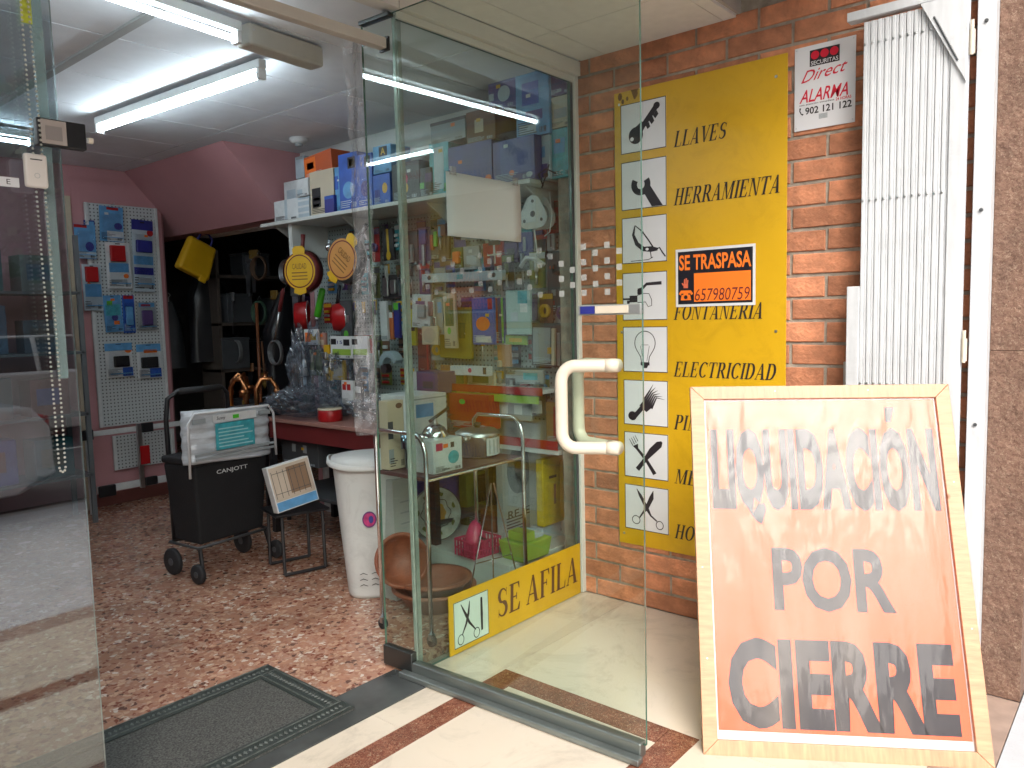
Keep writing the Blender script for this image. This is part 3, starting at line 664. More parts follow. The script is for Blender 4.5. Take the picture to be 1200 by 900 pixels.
def handle(sx, off, ztop, zbot):
    q = MB(); y0 = -.972; r = .0205; p = []
    yo = y0+off; xo = sx
    pts = [(0,y0,ztop),(sx*.35,y0+off*.35,ztop)]
    for k in range(9):
        a = k/8*PI/2; pts.append((xo*(.75+.25*math.sin(a)), y0+off*(.75+.25*math.sin(a)), ztop-.05*(1-math.cos(a))))
    lo = [(x,y,zbot+(ztop-z)) for x,y,z in pts][::-1]
    q.tube(pts+lo, r, 14)
    h_ = q.build('handle', IVORY, gd, smooth=True)
    for z in (ztop,zbot): MB().tube([(sx*.001,y0-.001,z),(sx*.22,y0+off*.22,z)], r*1.06, 14).build('handle_collar', IVORY, h_, smooth=True)
handle(-.085,.16,1.285,1.020)
handle(.06,.19,1.285,1.020)
SQ1 = clear('etched_square',(.8,.82,.8),1.3,.6,0,10,(1,1,1),.42,(.55,.56,.54),.42); SQ2 = clear('worn_etched_square',(.9,.92,.9),1.3,.6,0,10,(1,1,1),.17,(.5,.53,.52),.17)
random.seed(11)
for ks, M_ in ((range(0,6),SQ1),(range(6,23),SQ2)):
    F = MB()
    for k in ks:
        Yc = 1.315+.0435*k; n = 4 if k % 2 else 3; zb = 1.518 if k % 2 else 1.545
        for j in range(n):
            if k > 2 and random.random() < (.25 if k < 6 else .45): continue
            z = zb + j*.049; F.box(-.0064,-.0052, Yc-2.30-.0095, Yc-2.30+.0095, z-.0095, z+.0095)
    F.build('privacy_squares', M_, gd, kind='stuff')

# crinkled film hanging off the door's hinge edge
q = MB(); random.seed(9); n = 90
for j in range(n+1):
    z = .98+(2.53-.98)*j/n; wv = .5+.5*NZ.noise(Vector((z*2.1,4,1)))
    for i in range(9):
        u = i/8; q.v.append((DX-.012-.085*u+.012*NZ.noise(Vector((z*6,u*5,2))), 2.463+.02*math.sin(u*5+z*3)+.015*NZ.noise(Vector((z*14,u*8,8)))+.02*u, z))
for j in range(n):
    for i in range(8): a = j*9+i; q.f.append((a,a+1,a+10,a+9)); q.mi.append(0)
fi = q.build('film_strip', FILM, smooth=True); tag(fi, 'crinkled clear plastic film hanging along door hinge edge', 'plastic film')

# ------------------------------------------------------------------ left fixed pane
lp = empty('fixed_pane', (0,YF,0), 0, 'large fixed glass pane left of the shop doorway', 'window')
pane(-1.2,.845,-.005,.005,.004,2.46,'glass_pane',lp,PANE,GEDGE2)
MB().box(.795,.82,-.012,-.0055,1.31,2.46).build('seal_strip', clear('seal_plastic',(.75,.85,.84),1.5,.2,0,10,(1,1,1),.25,(.45,.58,.58),.4), lp)
MB().box(.770,.796,-.013,-.012,2.235,2.33).build('price_sticker', mat('lemon_sticker',(.50,.55,.05),.5,var=.4,scale=60), lp)
MB().box(-1.2,2.0,-.02,.02,2.461,2.50).build('head_rail', mat('rail_beige',(.52,.48,.42),.45), lp, bev=.003)
MB().box(2.001,2.012,-.024,.024,2.455,2.506).build('end_cap', BLACK, lp)

se = empty('motion_sensor', (.836,YF-.03,1.924), 0, 'black and beige sensor box fixed on the glass pane', 'sensor')
MB().box(-.058,.062,-.012,.014,0,.070).build('housing', BLACK, se, bev=.003)
MB().box(-.050,.012,-.016,-.0122,.004,.066).build('face_plate', mat('sensor_beige',(.38,.33,.30),.4), se, bev=.002)
MB().box(-.040,.0,-.0175,-.0162,.014,.050).build('sensor_window', mat('sensor_grey',(.26,.23,.22),.4), se)
MB().lathe([(.001,0),(.008,.0),(.008,.012)], (.07,0,.03), 12, axis='X').build('knob', IVORY, se)
db = empty('door_contact', (.762,YF-.052,1.808), 0, 'small white rounded alarm contact on the glass pane', 'sensor')
MB().box(-.027,.027,-.014,.004,0,.086).build('housing', mat('contact_white',(.66,.62,.58),.35), db, bev=.007, seg=3)
Flat(-.0145).rect(-.014,.014,.069,.072).build('print_line', INK, db); Flat(-.0145).ring(0,.03,.006,.006,.001).build('indicator_ring', GREYC, db)
ep = empty('letter_plate', (.700,YF-.008,1.812), 0, 'white strip ending in letter E on the glass pane', 'sign')
MB().box(-.20,.037,-.003,0,0,.024).build('strip', SIGNW, ep)
sans_text('E', .008,.017,.006,.019, INK, ep, -.0034)
ch = MB()
def beads(pts, r=.0042):
    for p in pts: ch.ball(p, r, 4)
n = 112
for k in range(n):
    z = 2.45 - (2.45-1.075)*k/n; s_ = (2.45-z)
    ch.ball((.760-.0+.006*s_, YF-.045, z), .0036, 3); ch.ball((.775-.0+.006*s_+.006*math.sin(PI*s_/1.38), YF-.045, z), .0036, 3)
for k in range(5):
    a = PI*k/4; ch.ball((.776+.0075*math.cos(a), YF-.045, 1.073-.012*math.sin(a)), .0036, 3)
co = ch.build('bead_chain', mat('chain_nickel',(.62,.62,.56),.3,.5)); tag(co, 'long looped bead chain hanging in front of glass pane', 'chain')

dm = empty('door_mat', (1.16,2.555,.002), 0, 'dark green rubber doormat with raised border at the doorway', 'mat')
MATI = mat('mat_pile', (.11,.112,.105), .95, var=.7, scale=160, bump=1.0, bscale=420); MATB = mat('mat_border', (.022,.030,.027), .55, var=.3, scale=30, bump=.4, bscale=200); MATR = mat('mat_rib', (.085,.095,.088), .6, var=.5, scale=50)
MB().box(-.545,.545,-.295,.285,0,.008).build('base', MATI, dm, bev=.003)
q = MB(); q.box(-.545,.545,-.295,-.205,.0081,.014).box(-.545,.545,.195,.285,.0081,.014).box(-.545,-.455,-.204,.194,.0081,.014).box(.455,.545,-.204,.194,.0081,.014)
q.build('raised_border', MATB, dm, bev=.002)
q = MB(); g = .0195
def rhomb(cx, cy, a, b2): q.add([(cx-a,cy,.0142),(cx,cy-b2,.0142),(cx+a,cy,.0142),(cx,cy+b2,.0142),(cx-a*.5,cy,.0175),(cx,cy-b2*.5,.0175),(cx+a*.5,cy,.0175),(cx,cy+b2*.5,.0175)], [(0,1,5,4),(1,2,6,5),(2,3,7,6),(3,0,4,7),(4,5,6,7)])
for k in range(54):
    for y in (-.252,.242): rhomb(-.52+k*g, y, .008, .012)
for k in range(23):
    for x in (-.502,.502): rhomb(x, -.215+k*g, .012, .008)
for y0_ in (-.284,-.222,.212,.274): q.box(-.535,.535,y0_-.0025,y0_+.0025,.0141,.0175)
for x0_ in (-.532,-.468,.468,.532): q.box(x0_-.0025,x0_+.0025,-.22,.21,.0141,.0175)
q.build('ribbing', MATR, dm, kind='stuff')

# ------------------------------------------------------------------ ceilings, tile by tile
pc = bx('porch_ceiling', TBAR, (-1.2,XB+.3,1.452,2.26,ZC+.014,ZC+.03)); pc['kind'] = 'structure'
xs = [-1.2,-.776,-.176,.424,1.024,1.624,2.224,2.824,XB-.002]; ys = [1.455,1.515,2.118,2.262]
xs2 = xs
for i in range(len(xs)-1):
    for j in range(len(ys)-1):
        MB().box(xs[i]+.0015,xs[i+1]-.0015,ys[j]+.0015,ys[j+1]-.0015,ZC,ZC+.012).build('ceiling_tile', CEIL, pc)
sfm = MB().box(-1.2,XB+.2,.46,1.45,2.93,3.1).box(-1.2,XB+.2,1.437,1.4505,2.70,2.93).build('porch_soffit', mat('soffit_render',(.42,.38,.34),.85,var=.2,bump=.2)); sfm['kind'] = 'structure'
bk = MB().box(XB+.002,XB+.2,.53,1.45,ZC+.1,2.94).build('soffit_wall', mat('soffit_render')); bk['kind'] = 'structure'
ic = bx('shop_ceiling', TBAR, (-2.0,5.2,2.265,9.5,ZC+.004,ZC+.03)); ic['kind'] = 'structure'
xs = [-2.07,-.87,.33,1.53,2.73,XR]; y = 2.93-.6
ys = [2.345,2.93,3.53,4.13,4.73,5.33,5.93,YB]
for i in range(len(xs)-1):
    for j in range(len(ys)-1):
        g = .009
        MB().box(max(xs[i],-1.9)+.006,xs[i+1]-.006,ys[j]+.006,ys[j+1]-.006,ZC-.0,ZC+.003+random.uniform(0,.0012)).build('ceiling_tile', CEILI, ic)
MB().box(1.51,1.55,2.35,YB,ZC-.012,ZC-.0005).build('ceiling_beam', mat('beam_grey',(.33,.34,.33),.6), ic)
hb = bx('shop_header', WF, (-1.2,2.058,YF-.03,YF+.04,2.62,ZC-.002)); tag(hb, 'painted header beam above the shop doorway', 'beam')

def tube_light(p, q_, label, n_up=.07, lit=True):
    p, q_ = Vector(p), Vector(q_); d = q_-p; Lg = d.length; c = (p+q_)/2
    o = empty('fluorescent_light', c, math.atan2(d.y, d.x), label, 'ceiling light', 'fluorescent lights under the shop ceiling')
    MB().box(-Lg/2-.03,Lg/2+.03,-.021,.021,.030,.072).build('fixture_body', FIX, o, bev=.006)
    for s_ in (-1,1): MB().box(s_*(Lg/2+.002) - (.022 if s_<0 else 0), s_*(Lg/2+.002) + (.022 if s_>0 else 0), -.022,.022,-.02,.03).build('tube_holder', WHITE, o, bev=.004)
    MB().tube([(-Lg/2,0,0),(Lg/2,0,0)], .0115, 14).build('tube', TUBEM, o)
    if c.z+.075 < ZC-.02:
        for s_ in (-.3,.3): MB().box(s_*Lg-.01,s_*Lg+.01,-.01,.01,.0752,ZC-.001-c.z).build('bracket', FIX, o)
    return o
ZT = 2.60
a = at(100,-14,Z=ZT); b_ = at(274,45,Z=ZT); tube_light((.30,2.78,ZT), b_, 'lit fluorescent tube nearest the head rail, left of beige housing')
a = at(118,152,Z=ZT); c = at(304,89,Z=ZT); tube_light(a, c, 'lit fluorescent tube running away into the shop from beige housing')
tube_light((.70,5.44,ZT), (1.84,5.50,ZT), 'lit fluorescent tube ending behind the sensor box, deep in shop')
tube_light((.10,3.75,ZT), (.0,5.0,ZT), 'lit fluorescent tube on the far left side of shop')
a = at(285,48,Z=2.61); c = at(372,76,Z=2.61)
d = c-a; lh = empty('light_housing', (a+c)/2, math.atan2(d.y,d.x), 'beige unlit fixture housing between two lit tubes', 'light fitting')
MB().box(-d.length/2,d.length/2,-.045,.045,-.02,.07).build('housing', mat('housing_beige',(.50,.49,.43),.5), lh, bev=.012, seg=3)
MB().lathe([(.001,0),(.004,.001),(.004,.003)], (-d.length/2+.02,-.049,.04), 10, axis='Y').build('screw', STEEL, lh)
s_ = at(350,162,Z=ZC); sk = empty('smoke_detector', (s_.x,s_.y,ZC), 0, 'round white smoke detector on the shop ceiling', 'detector')
MB().lathe([(.06,0),(.062,-.015),(.045,-.035),(.03,-.038)], (0,0,0), 24).build('base', CARDW, sk, smooth=True)
MB().lathe([(.026,-.038),(.026,-.05),(.012,-.055),(.001,-.055)], (0,0,0), 18).build('sensor_dome', GREYC, sk, smooth=True)
MB().lathe([(.04,-.03),(.047,-.033),(.04,-.036)], (0,0,0), 24, cap=False).build('vent_ring', DGREY, sk)

# ------------------------------------------------------------------ shop walls
bwl = MB().box(-2.0,3.14,YB,YB+.42,0,ZC).build('back_wall', PINK); tag(bwl, 'pink back wall of the shop carrying the white pegboard', 'wall')
MB().box(3.1405,3.152,YB+.0,YB+.42,0,2.6).build('jamb', PINKD, bwl)
MB().box(2.395,2.43,YB-.02,YB-.0005,0,2.45).build('trim', CREAMB, bwl)
MB().box(-2.0,3.139,YB-.012,YB-.0005,0,.10).build('skirting', mat('skirting_red',(.16,.05,.04),.5), bwl)
rw = MB(); rw.box(XR,XR+.12,2.345,4.88,0,ZC).box(XR,XR+.12,4.88,6.55,2.2,ZC).box(XB+.211,XR,2.345,2.43,0,ZC)
rwo = rw.build('side_wall', mat('shop_side_wall',(.56,.55,.52),.8,bump=.1)); tag(rwo, 'pale side wall of the shop behind pegboard and shelf', 'wall')
MB().box(XR-.004,XR+.121,4.881,4.93,0,2.2).build('door_jamb', PINK, rwo)
lw2 = MB().box(-2.12,-2.0,2.2,9.4,0,ZC).build('far_side_wall', PINKD); tag(lw2, 'dim far side wall on the left of the shop', 'wall')
sl = MB().prism([(2.86,ZC-.001),(3.30,2.21),(XR-.001,2.21),(XR-.001,ZC-.001)], 4.98, 7.6).build('stair_soffit', PINK); tag(sl, 'pink sloping underside of a staircase below the ceiling', 'stair')
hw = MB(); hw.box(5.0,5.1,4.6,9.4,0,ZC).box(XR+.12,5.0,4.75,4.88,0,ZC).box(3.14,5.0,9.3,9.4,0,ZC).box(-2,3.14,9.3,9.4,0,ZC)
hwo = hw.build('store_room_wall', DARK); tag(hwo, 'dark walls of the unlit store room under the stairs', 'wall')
gdp = empty('store_door', (3.33,7.55,0), 0, 'grey green door standing in the dark passage', 'door')
MB().box(-.18,.26,0,.04,0,2.25).build('door_leaf', mat('door_green',(.14,.17,.15),.6), gdp, bev=.004)
MB().box(-.13,.20,-.006,-.0005,.2,1.0).build('door_panel', mat('door_green2',(.12,.15,.13),.6), gdp, bev=.003)
MB().box(-.13,.20,-.006,-.0005,1.15,2.1).build('door_panel', mat('door_green2'), gdp, bev=.003)
MB().tube([(.22,-.01,1.05),(.22,-.05,1.05),(.14,-.05,1.05)], .008, 8).build('handle', STEEL, gdp)

# ------------------------------------------------------------------ generic goods
BLISTER = clear('blister_plastic', (.96,.97,.98), 1.45, .06, .3, 40)
def frame_of(px, plane, val):
    x0,y0,x1,y1 = px; xm, ym = (x0+x1)/2, (y0+y1)/2
    if plane == 'X':
        c = at(xm,ym,X=val); l = at(x0,ym,X=val); r = at(x1,ym,X=val); t = at(xm,y0,X=val); bt = at(xm,y1,X=val)
        return Vector((val,c.y,bt.z)), abs(l.y-r.y), t.z-bt.z, -PI/2
    c = at(xm,ym,Y=val); l = at(x0,ym,Y=val); r = at(x1,ym,Y=val); t = at(xm,y0,Y=val); bt = at(xm,y1,Y=val)
    return Vector((c.x,val,bt.z)), abs(l.x-r.x), t.z-bt.z, 0
def hash_(t):
    h = 7
    for c in t: h = (h*31+ord(c)) % 100003
    return h
def pack(name, label, cat, px, plane, val, depth, body, prints=(), tilt=0, group=None, bev=.003, z=None, rz=0, hook=False, bodyname='carton'):
    loc, w_, h_, rr = frame_of(px, plane, val)
    if z is not None: h_ += loc.z - z; loc.z = z
    if hook or (plane == 'X' and depth <= .03):
        q_ = random.Random(hash_(label)+1); tilt += q_.uniform(-.035,.035); rz += q_.uniform(-.10,.10)
    o = empty(name, loc, rr+rz, label, cat, group)
    if tilt: o.rotation_euler = (Matrix.Rotation(rr+rz,3,'Z') @ Matrix.Rotation(tilt,3,'Y')).to_euler()
    MB().box(-w_/2,w_/2,0,depth,0,h_).build(bodyname, body, o, bev=min(bev,w_*.2,h_*.2,depth*.3))
    for p in prints:
        nm, u0_, v0, u1, v1, M = p[:6]; sh_ = p[6] if len(p) > 6 else 'r'; yy = -.0012
        if sh_ == 'r': MB().box(-w_/2+u0_*w_,-w_/2+u1*w_,yy,-.0002,v0*h_,v1*h_).build(nm, M, o)
        elif sh_ == 'o': Flat(-.001).disc(-w_/2+(u0_+u1)/2*w_,(v0+v1)/2*h_,(u1-u0_)/2*w_,(v1-v0)/2*h_).build(nm, M, o)
        elif sh_ == 'b':   # bulging blister / product
            cx, cz, rx, rz_ = -w_/2+(u0_+u1)/2*w_, (v0+v1)/2*h_, (u1-u0_)/2*w_, (v1-v0)/2*h_
            MB().taper((cx,0),rx*2,.001,cz-rz_,(cx,0),rx*2,.001,cz-rz_)
            q = MB().box(cx-rx,cx+rx,-.022,-.0005,cz-rz_,cz+rz_); q.build(nm, M, o, bev=min(.008,rx*.5,rz_*.5), seg=3)
        elif sh_.startswith('t:'): sans_text(sh_[2:], -w_/2+u0_*w_, -w_/2+u1*w_, v0*h_, v1*h_, M, o, yy-.0006, .01)
    if len(prints) and w_*h_ > .006 and bodyname in ('card','carton','box_body','case_body','bag_body'):
        F = Flat(-.0016 - .0006*(len(prints) > 0)); rr_ = random.Random(hash_(label)); nl = rr_.randint(3,6)
        for k in range(nl): zz = h_*(.05+.035*k); F.rect(-w_*.44, -w_*.44+w_*rr_.uniform(.25,.6), zz, zz+h_*.013)
        for k in range(9): xx = w_*(.22+.022*k); F.rect(xx, xx+w_*.022*rr_.choice((.3,.5,.75)), h_*.04, h_*.13)
        F.build('small_print', INK if body in (CARDW,PALE,CREAMB,GREYC,SKYB,TEAL) else PALE, o)
        if rr_.random() < .6:
            xx = w_*rr_.uniform(-.3,.2); zz = h_*rr_.uniform(.55,.85); tw = min(.03,w_*.3); Flat(-.003).rect(xx, xx+tw, zz, zz+tw*.6).build('price_tag', rr_.choice((CARDW,YPL,ORANGE)), o)
    if cat == 'blister pack':
        MB().box(-w_*.40,w_*.40,-.030,-.0245,h_*.10,h_*.12).build('print_bar', SKYB, o)
        MB().taper((0,-.013),w_*.82,.024,h_*.06,(0,-.010),w_*.74,.016,h_*.80).build('clear_blister', BLISTER, o, bev=.004)
        F = Flat(-.0022); F.rect(-w_*.1,w_*.1,h_*.955,h_*.975); F.build('euro_slot', INK, o)
    if hook: MB().tube([(0,depth,h_+.012),(0,-.05,h_+.012),(0,-.06,h_+.022)], .0022, 6).build('hook', STEEL, o)
    return o

# pegboards on the back wall
def board(name, label, x0, x1, z0, z1, yy, M):
    o = empty(name, ((x0+x1)/2,yy,z0), 0, label, 'pegboard')
    w_, h_ = x1-x0, z1-z0
    MB().box(-w_/2,w_/2,-.008,0,0,h_).build('perforated_sheet', M, o)
    for s_ in (-1,1): MB().box(s_*w_/2-.012,s_*w_/2+.012,-.02,.0,0,h_).build('side_rail', CARDW, o, bev=.002)
    return o
board('pegboard', 'tall white pegboard hung with blister packs on pink wall', 2.53,3.075,.64,2.41,YB-.03,PEG)
board('pegboard', 'small white pegboard low on pink wall below the tall one', 2.62,3.10,.28,.56,YB-.03,PEG)
YP = YB-.075
G1 = 'blister packs hanging on the back wall pegboard'
pack('blister_pack','light blue blister pack with blue oval, leftmost on tall pegboard','blister pack',(87,263,112,303),'Y',YP,.004,SKYB,[('logo_oval',.5,.22,.9,.5,DBLUE,'o'),('header_print',.0,.9,.6,.99,RED),('card_print',.02,.02,.98,.2,PALE)],group=G1,hook=True,bodyname='card')
pack('blister_pack','long pale pack with red product under the leftmost light blue pack','blister pack',(97,310,120,364),'Y',YP,.004,PALE,[('product',.12,.62,.8,.95,RED,'b'),('card_print',.1,.3,.95,.58,SKYB),('price_dot',.2,.48,.42,.62,ORANGE,'o')],group=G1,hook=True,bodyname='card')
pack('blister_pack','tall light blue and white pack at top centre of tall pegboard','blister pack',(116,242,144,283),'Y',YP,.004,SKYB,[('header_print',.3,.9,.8,.98,RED),('logo_oval',.6,.35,.95,.55,DBLUE,'o'),('card_print',.3,.02,.98,.3,CARDW)],group=G1,hook=True,bodyname='card')
pack('blister_pack','white pack with dark red mitre shape in centre of tall pegboard','blister pack',(125,284,154,338),'Y',YP-.012,.004,CARDW,[('product',.15,.58,.78,.93,RED,'b'),('card_print',.1,.35,.9,.55,SKYB),('price_dot',.66,.22,.88,.32,ORANGE,'o'),('small_print',.15,.1,.8,.2,GREYC)],group=G1,hook=True,bodyname='card')
pack('blister_pack','dark blue header pack with navy product on right of tall pegboard','blister pack',(154,258,180,342),'Y',YP,.004,PALE,[('header_print',0,.86,1,1,DBLUE),('price_dot',.7,.78,1,.88,RED,'o'),('product',.15,.55,.9,.72,DBLUE,'b'),('card_print',.05,.38,.95,.5,SKYB),('card_print',.05,.24,.95,.34,DBLUE),('product',.2,.06,.8,.2,GREYC,'b')],group=G1,hook=True,bodyname='card')
pack('blister_pack','blue pack with green and orange print below tall pack','blister pack',(123,346,144,389),'Y',YP,.004,SKYB,[('card_print',.1,.45,.9,.75,TEAL),('accent_print',.2,.72,.5,.85,GREEN),('logo_oval',.4,.3,.75,.48,DBLUE,'o'),('accent_print',.5,.2,.8,.3,ORANGE)],group=G1,hook=True,bodyname='card')
pack('blister_pack','blue pack with red header right of green print pack','blister pack',(144,346,158,390),'Y',YP,.004,BLUE,[('header_print',.1,.9,.9,.99,RED),('product',.2,.2,.8,.7,SKYB,'b')],group=G1,hook=True,bodyname='card')
pack('blister_pack','grey violet pack with orange tag on right of middle row','blister pack',(161,354,184,386),'Y',YP,.004,GREYC,[('header_print',.1,.82,.9,.97,SKYB),('accent_print',.2,.84,.7,.92,RED),('product',.2,.15,.75,.7,PURP,'b')],group=G1,hook=True,bodyname='card')
pack('blister_pack','white and blue pack with black tool photo, bottom row left','blister pack',(124,402,156,442),'Y',YP,.004,CARDW,[('header_print',0,.78,1,1,SKYB),('price_dot',.72,.70,.98,.86,ORANGE,'o'),('product',.28,.3,.85,.62,BLACK,'b'),('photo_print',.4,.32,.7,.46,CREAMB),('card_print',.6,.02,.98,.28,BLUE)],group=G1,hook=True,bodyname='card')
pack('blister_pack','white and blue pack with black tool photo, bottom row right','blister pack',(161,403,189,443),'Y',YP,.004,CARDW,[('header_print',0,.78,1,1,SKYB),('accent_print',.3,.74,.85,.84,ORANGE),('product',.15,.3,.85,.62,BLACK,'b'),('photo_print',.5,.32,.75,.48,CREAMB),('card_print',.5,.02,.98,.28,BLUE)],group=G1,hook=True,bodyname='card')
pack('blister_pack','navy hang card behind the leftmost pack','blister pack',(99,258,112,290),'Y',YP+.03,.004,DBLUE,[('header_print',.1,.8,.9,.95,SKYB)],group=G1,bodyname='card')
# display rack of two rails with clamp bar, low on the wall
rk = empty('rail_rack', (2.7,YB-.2,.0), 0, 'two white rails with black caps and a red banded bar below pegboard', 'rack')
MB().box(-.35,.52,-.02,.0,.60,.64).build('upper_rail', CARDW, rk, bev=.003); MB().box(-.30,.60,-.02,.0,.15,.205).build('lower_rail', CARDW, rk, bev=.003)
MB().box(-.36,-.33,-.03,.0,.0,.63).build('upright', CARDW, rk, bev=.003)
MB().box(.02,.055,-.045,-.022,.14,.66).build('clamp_bar', STEEL, rk, bev=.002); MB().box(.058,.15,-.05,-.022,.585,.66).build('clamp_jaw', BLACK, rk, bev=.006); MB().box(.058,.16,-.05,-.022,.15,.22).build('clamp_jaw', BLACK, rk, bev=.01)
MB().box(.03,.105,-.055,-.046,.33,.48).build('red_band', RED, rk, bev=.003)
MB().box(-.40,-.31,-.05,-.031,.58,.66).build('end_cap', BLACK, rk, bev=.006); MB().box(-.30,-.17,-.05,-.021,.12,.21).build('end_cap', BLACK, rk, bev=.01)

# yellow bag and clutter of the dark passage
yb = empty('yellow_bag', at(224,322,Y=6.35), .15, 'tilted yellow bag hanging in the dark passage', 'bag'); yb.rotation_euler = (Matrix.Rotation(.1,3,'Z') @ Matrix.Rotation(.42,3,'Y')).to_euler()
MB().taper((0,0),.30,.11,-.0,(0,0),.27,.07,.31).build('bag_body', YPL, yb, bev=.03, seg=3)
MB().tube([(-.06,-.02,.30),(-.05,-.02,.37),(.02,-.02,.39),(.07,-.02,.36),(.07,-.02,.30)], .009, 8).build('carry_handle', DBLUE, yb, smooth=True)
MB().box(.05,.12,-.055,-.03,-.03,.03).build('buckle', YPL, yb, bev=.01)
pl = empty('wooden_pole', at(303,428,X=3.75), 0, 'reddish brown wooden pole upright in the dark store', 'pole')
MB().tube([(0,0,-.9),(.01,0,.55)], .014, 10).build('shaft', WOODD, pl, smooth=True)
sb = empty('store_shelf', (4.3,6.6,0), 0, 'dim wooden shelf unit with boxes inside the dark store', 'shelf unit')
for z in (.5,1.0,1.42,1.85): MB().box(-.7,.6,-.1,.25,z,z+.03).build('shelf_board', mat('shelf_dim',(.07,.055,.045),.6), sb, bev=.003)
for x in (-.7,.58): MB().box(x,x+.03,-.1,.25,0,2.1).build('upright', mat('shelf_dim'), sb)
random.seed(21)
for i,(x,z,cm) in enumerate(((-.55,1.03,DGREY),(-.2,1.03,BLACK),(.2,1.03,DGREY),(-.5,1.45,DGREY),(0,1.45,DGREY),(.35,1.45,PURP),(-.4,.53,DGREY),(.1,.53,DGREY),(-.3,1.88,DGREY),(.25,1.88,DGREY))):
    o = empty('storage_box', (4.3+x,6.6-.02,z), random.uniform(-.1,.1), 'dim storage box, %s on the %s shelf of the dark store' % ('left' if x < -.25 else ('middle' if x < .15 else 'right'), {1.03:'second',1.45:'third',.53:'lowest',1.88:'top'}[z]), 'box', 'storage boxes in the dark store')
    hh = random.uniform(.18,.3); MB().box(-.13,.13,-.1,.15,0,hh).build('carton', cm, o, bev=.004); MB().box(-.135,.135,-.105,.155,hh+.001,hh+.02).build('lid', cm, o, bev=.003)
def coat(name, loc, label, M, w=.3, h=.8, cat='coat'):
    q = MB(); n = 16; m_ = 18
    for j in range(m_+1):
        v = j/m_; ww = w*(.25+.75*min(1,v*3))*(1+.12*v); 
        for i in range(n):
            a = 2*PI*i/n; r = 1+.16*math.sin(a*5+v*3)+.1*NZ.noise(Vector((math.cos(a)*2,math.sin(a)*2,v*4+loc[0])))
            q.v.append((ww/2*math.cos(a)*r, .07*math.sin(a)*r*(.5+.5*min(1,v*3)), -v*h))
    for j in range(m_):
        for i in range(n): q.f.append((j*n+i, j*n+(i+1)%n, (j+1)*n+(i+1)%n, (j+1)*n+i)); q.mi.append(0)
    o = empty(name, loc, 0, label, cat); q.build('cloth', M, o, smooth=True)
    MB().tube([(0,0,.0),(0,0,.04),(.02,0,.06),(0,0,.08)], .004, 6).build('hanger_hook', STEEL, o); return o
coat('dark_jacket', (3.62,6.7,2.0), 'black jacket hanging behind yellow bag in the passage', BLACK, .35, .9)
coat('grey_apron', (3.35,6.9,1.65), 'dim grey apron hanging beside green door', DGREY, .2, .6, 'apron')
coat('black_bag', (3.9,5.9,1.7), 'black cloth bag hanging in the dark store doorway', BLACK, .4, 1.0, 'bag')

random.seed(51)
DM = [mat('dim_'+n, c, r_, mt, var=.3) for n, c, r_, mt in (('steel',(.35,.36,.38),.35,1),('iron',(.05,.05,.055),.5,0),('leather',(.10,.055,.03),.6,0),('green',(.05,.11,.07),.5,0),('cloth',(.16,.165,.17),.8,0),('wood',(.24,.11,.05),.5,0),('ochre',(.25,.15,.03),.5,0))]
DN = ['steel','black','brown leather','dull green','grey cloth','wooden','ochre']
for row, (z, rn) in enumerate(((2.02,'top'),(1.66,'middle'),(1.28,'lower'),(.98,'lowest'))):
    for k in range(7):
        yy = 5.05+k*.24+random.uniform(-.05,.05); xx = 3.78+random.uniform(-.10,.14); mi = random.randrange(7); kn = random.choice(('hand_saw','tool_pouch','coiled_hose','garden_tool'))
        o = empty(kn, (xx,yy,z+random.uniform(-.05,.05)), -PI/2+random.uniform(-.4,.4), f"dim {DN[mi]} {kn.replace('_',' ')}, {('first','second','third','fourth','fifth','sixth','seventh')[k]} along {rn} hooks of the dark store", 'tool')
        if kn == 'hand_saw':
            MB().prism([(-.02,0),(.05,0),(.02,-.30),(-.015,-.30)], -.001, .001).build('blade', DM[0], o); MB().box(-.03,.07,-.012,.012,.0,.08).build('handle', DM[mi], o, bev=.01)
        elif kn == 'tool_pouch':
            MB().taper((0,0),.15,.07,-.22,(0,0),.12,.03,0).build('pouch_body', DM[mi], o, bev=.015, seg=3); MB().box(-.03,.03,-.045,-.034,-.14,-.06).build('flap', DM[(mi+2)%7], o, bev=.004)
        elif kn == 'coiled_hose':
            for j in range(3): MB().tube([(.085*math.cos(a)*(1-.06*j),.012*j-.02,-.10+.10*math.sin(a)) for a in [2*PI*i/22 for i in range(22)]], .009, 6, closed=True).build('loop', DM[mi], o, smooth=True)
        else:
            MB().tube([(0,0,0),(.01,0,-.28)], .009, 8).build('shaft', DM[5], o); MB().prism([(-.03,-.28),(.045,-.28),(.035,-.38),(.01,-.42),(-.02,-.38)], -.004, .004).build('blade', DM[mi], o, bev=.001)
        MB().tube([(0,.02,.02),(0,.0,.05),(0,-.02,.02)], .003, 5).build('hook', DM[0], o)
# ------------------------------------------------------------------ upper shelf on the right-hand wall, with stock
us = empty('wall_shelf', (XR,0,0), 0, 'long white shelf high on the right hand shop wall', 'shelf')
MB().box(-.37,-.002,2.50,4.97,2.118,2.142).build('shelf_board', mat('shelf_white',(.55,.56,.53),.5), us, bev=.003)
for y in (2.56,3.3,4.1,4.85): MB().prism([(-.33,2.116),(-.003,2.116),(-.003,1.93),(-.03,1.93)], y-.006,y+.006).build('bracket', mat('shelf_white'), us)
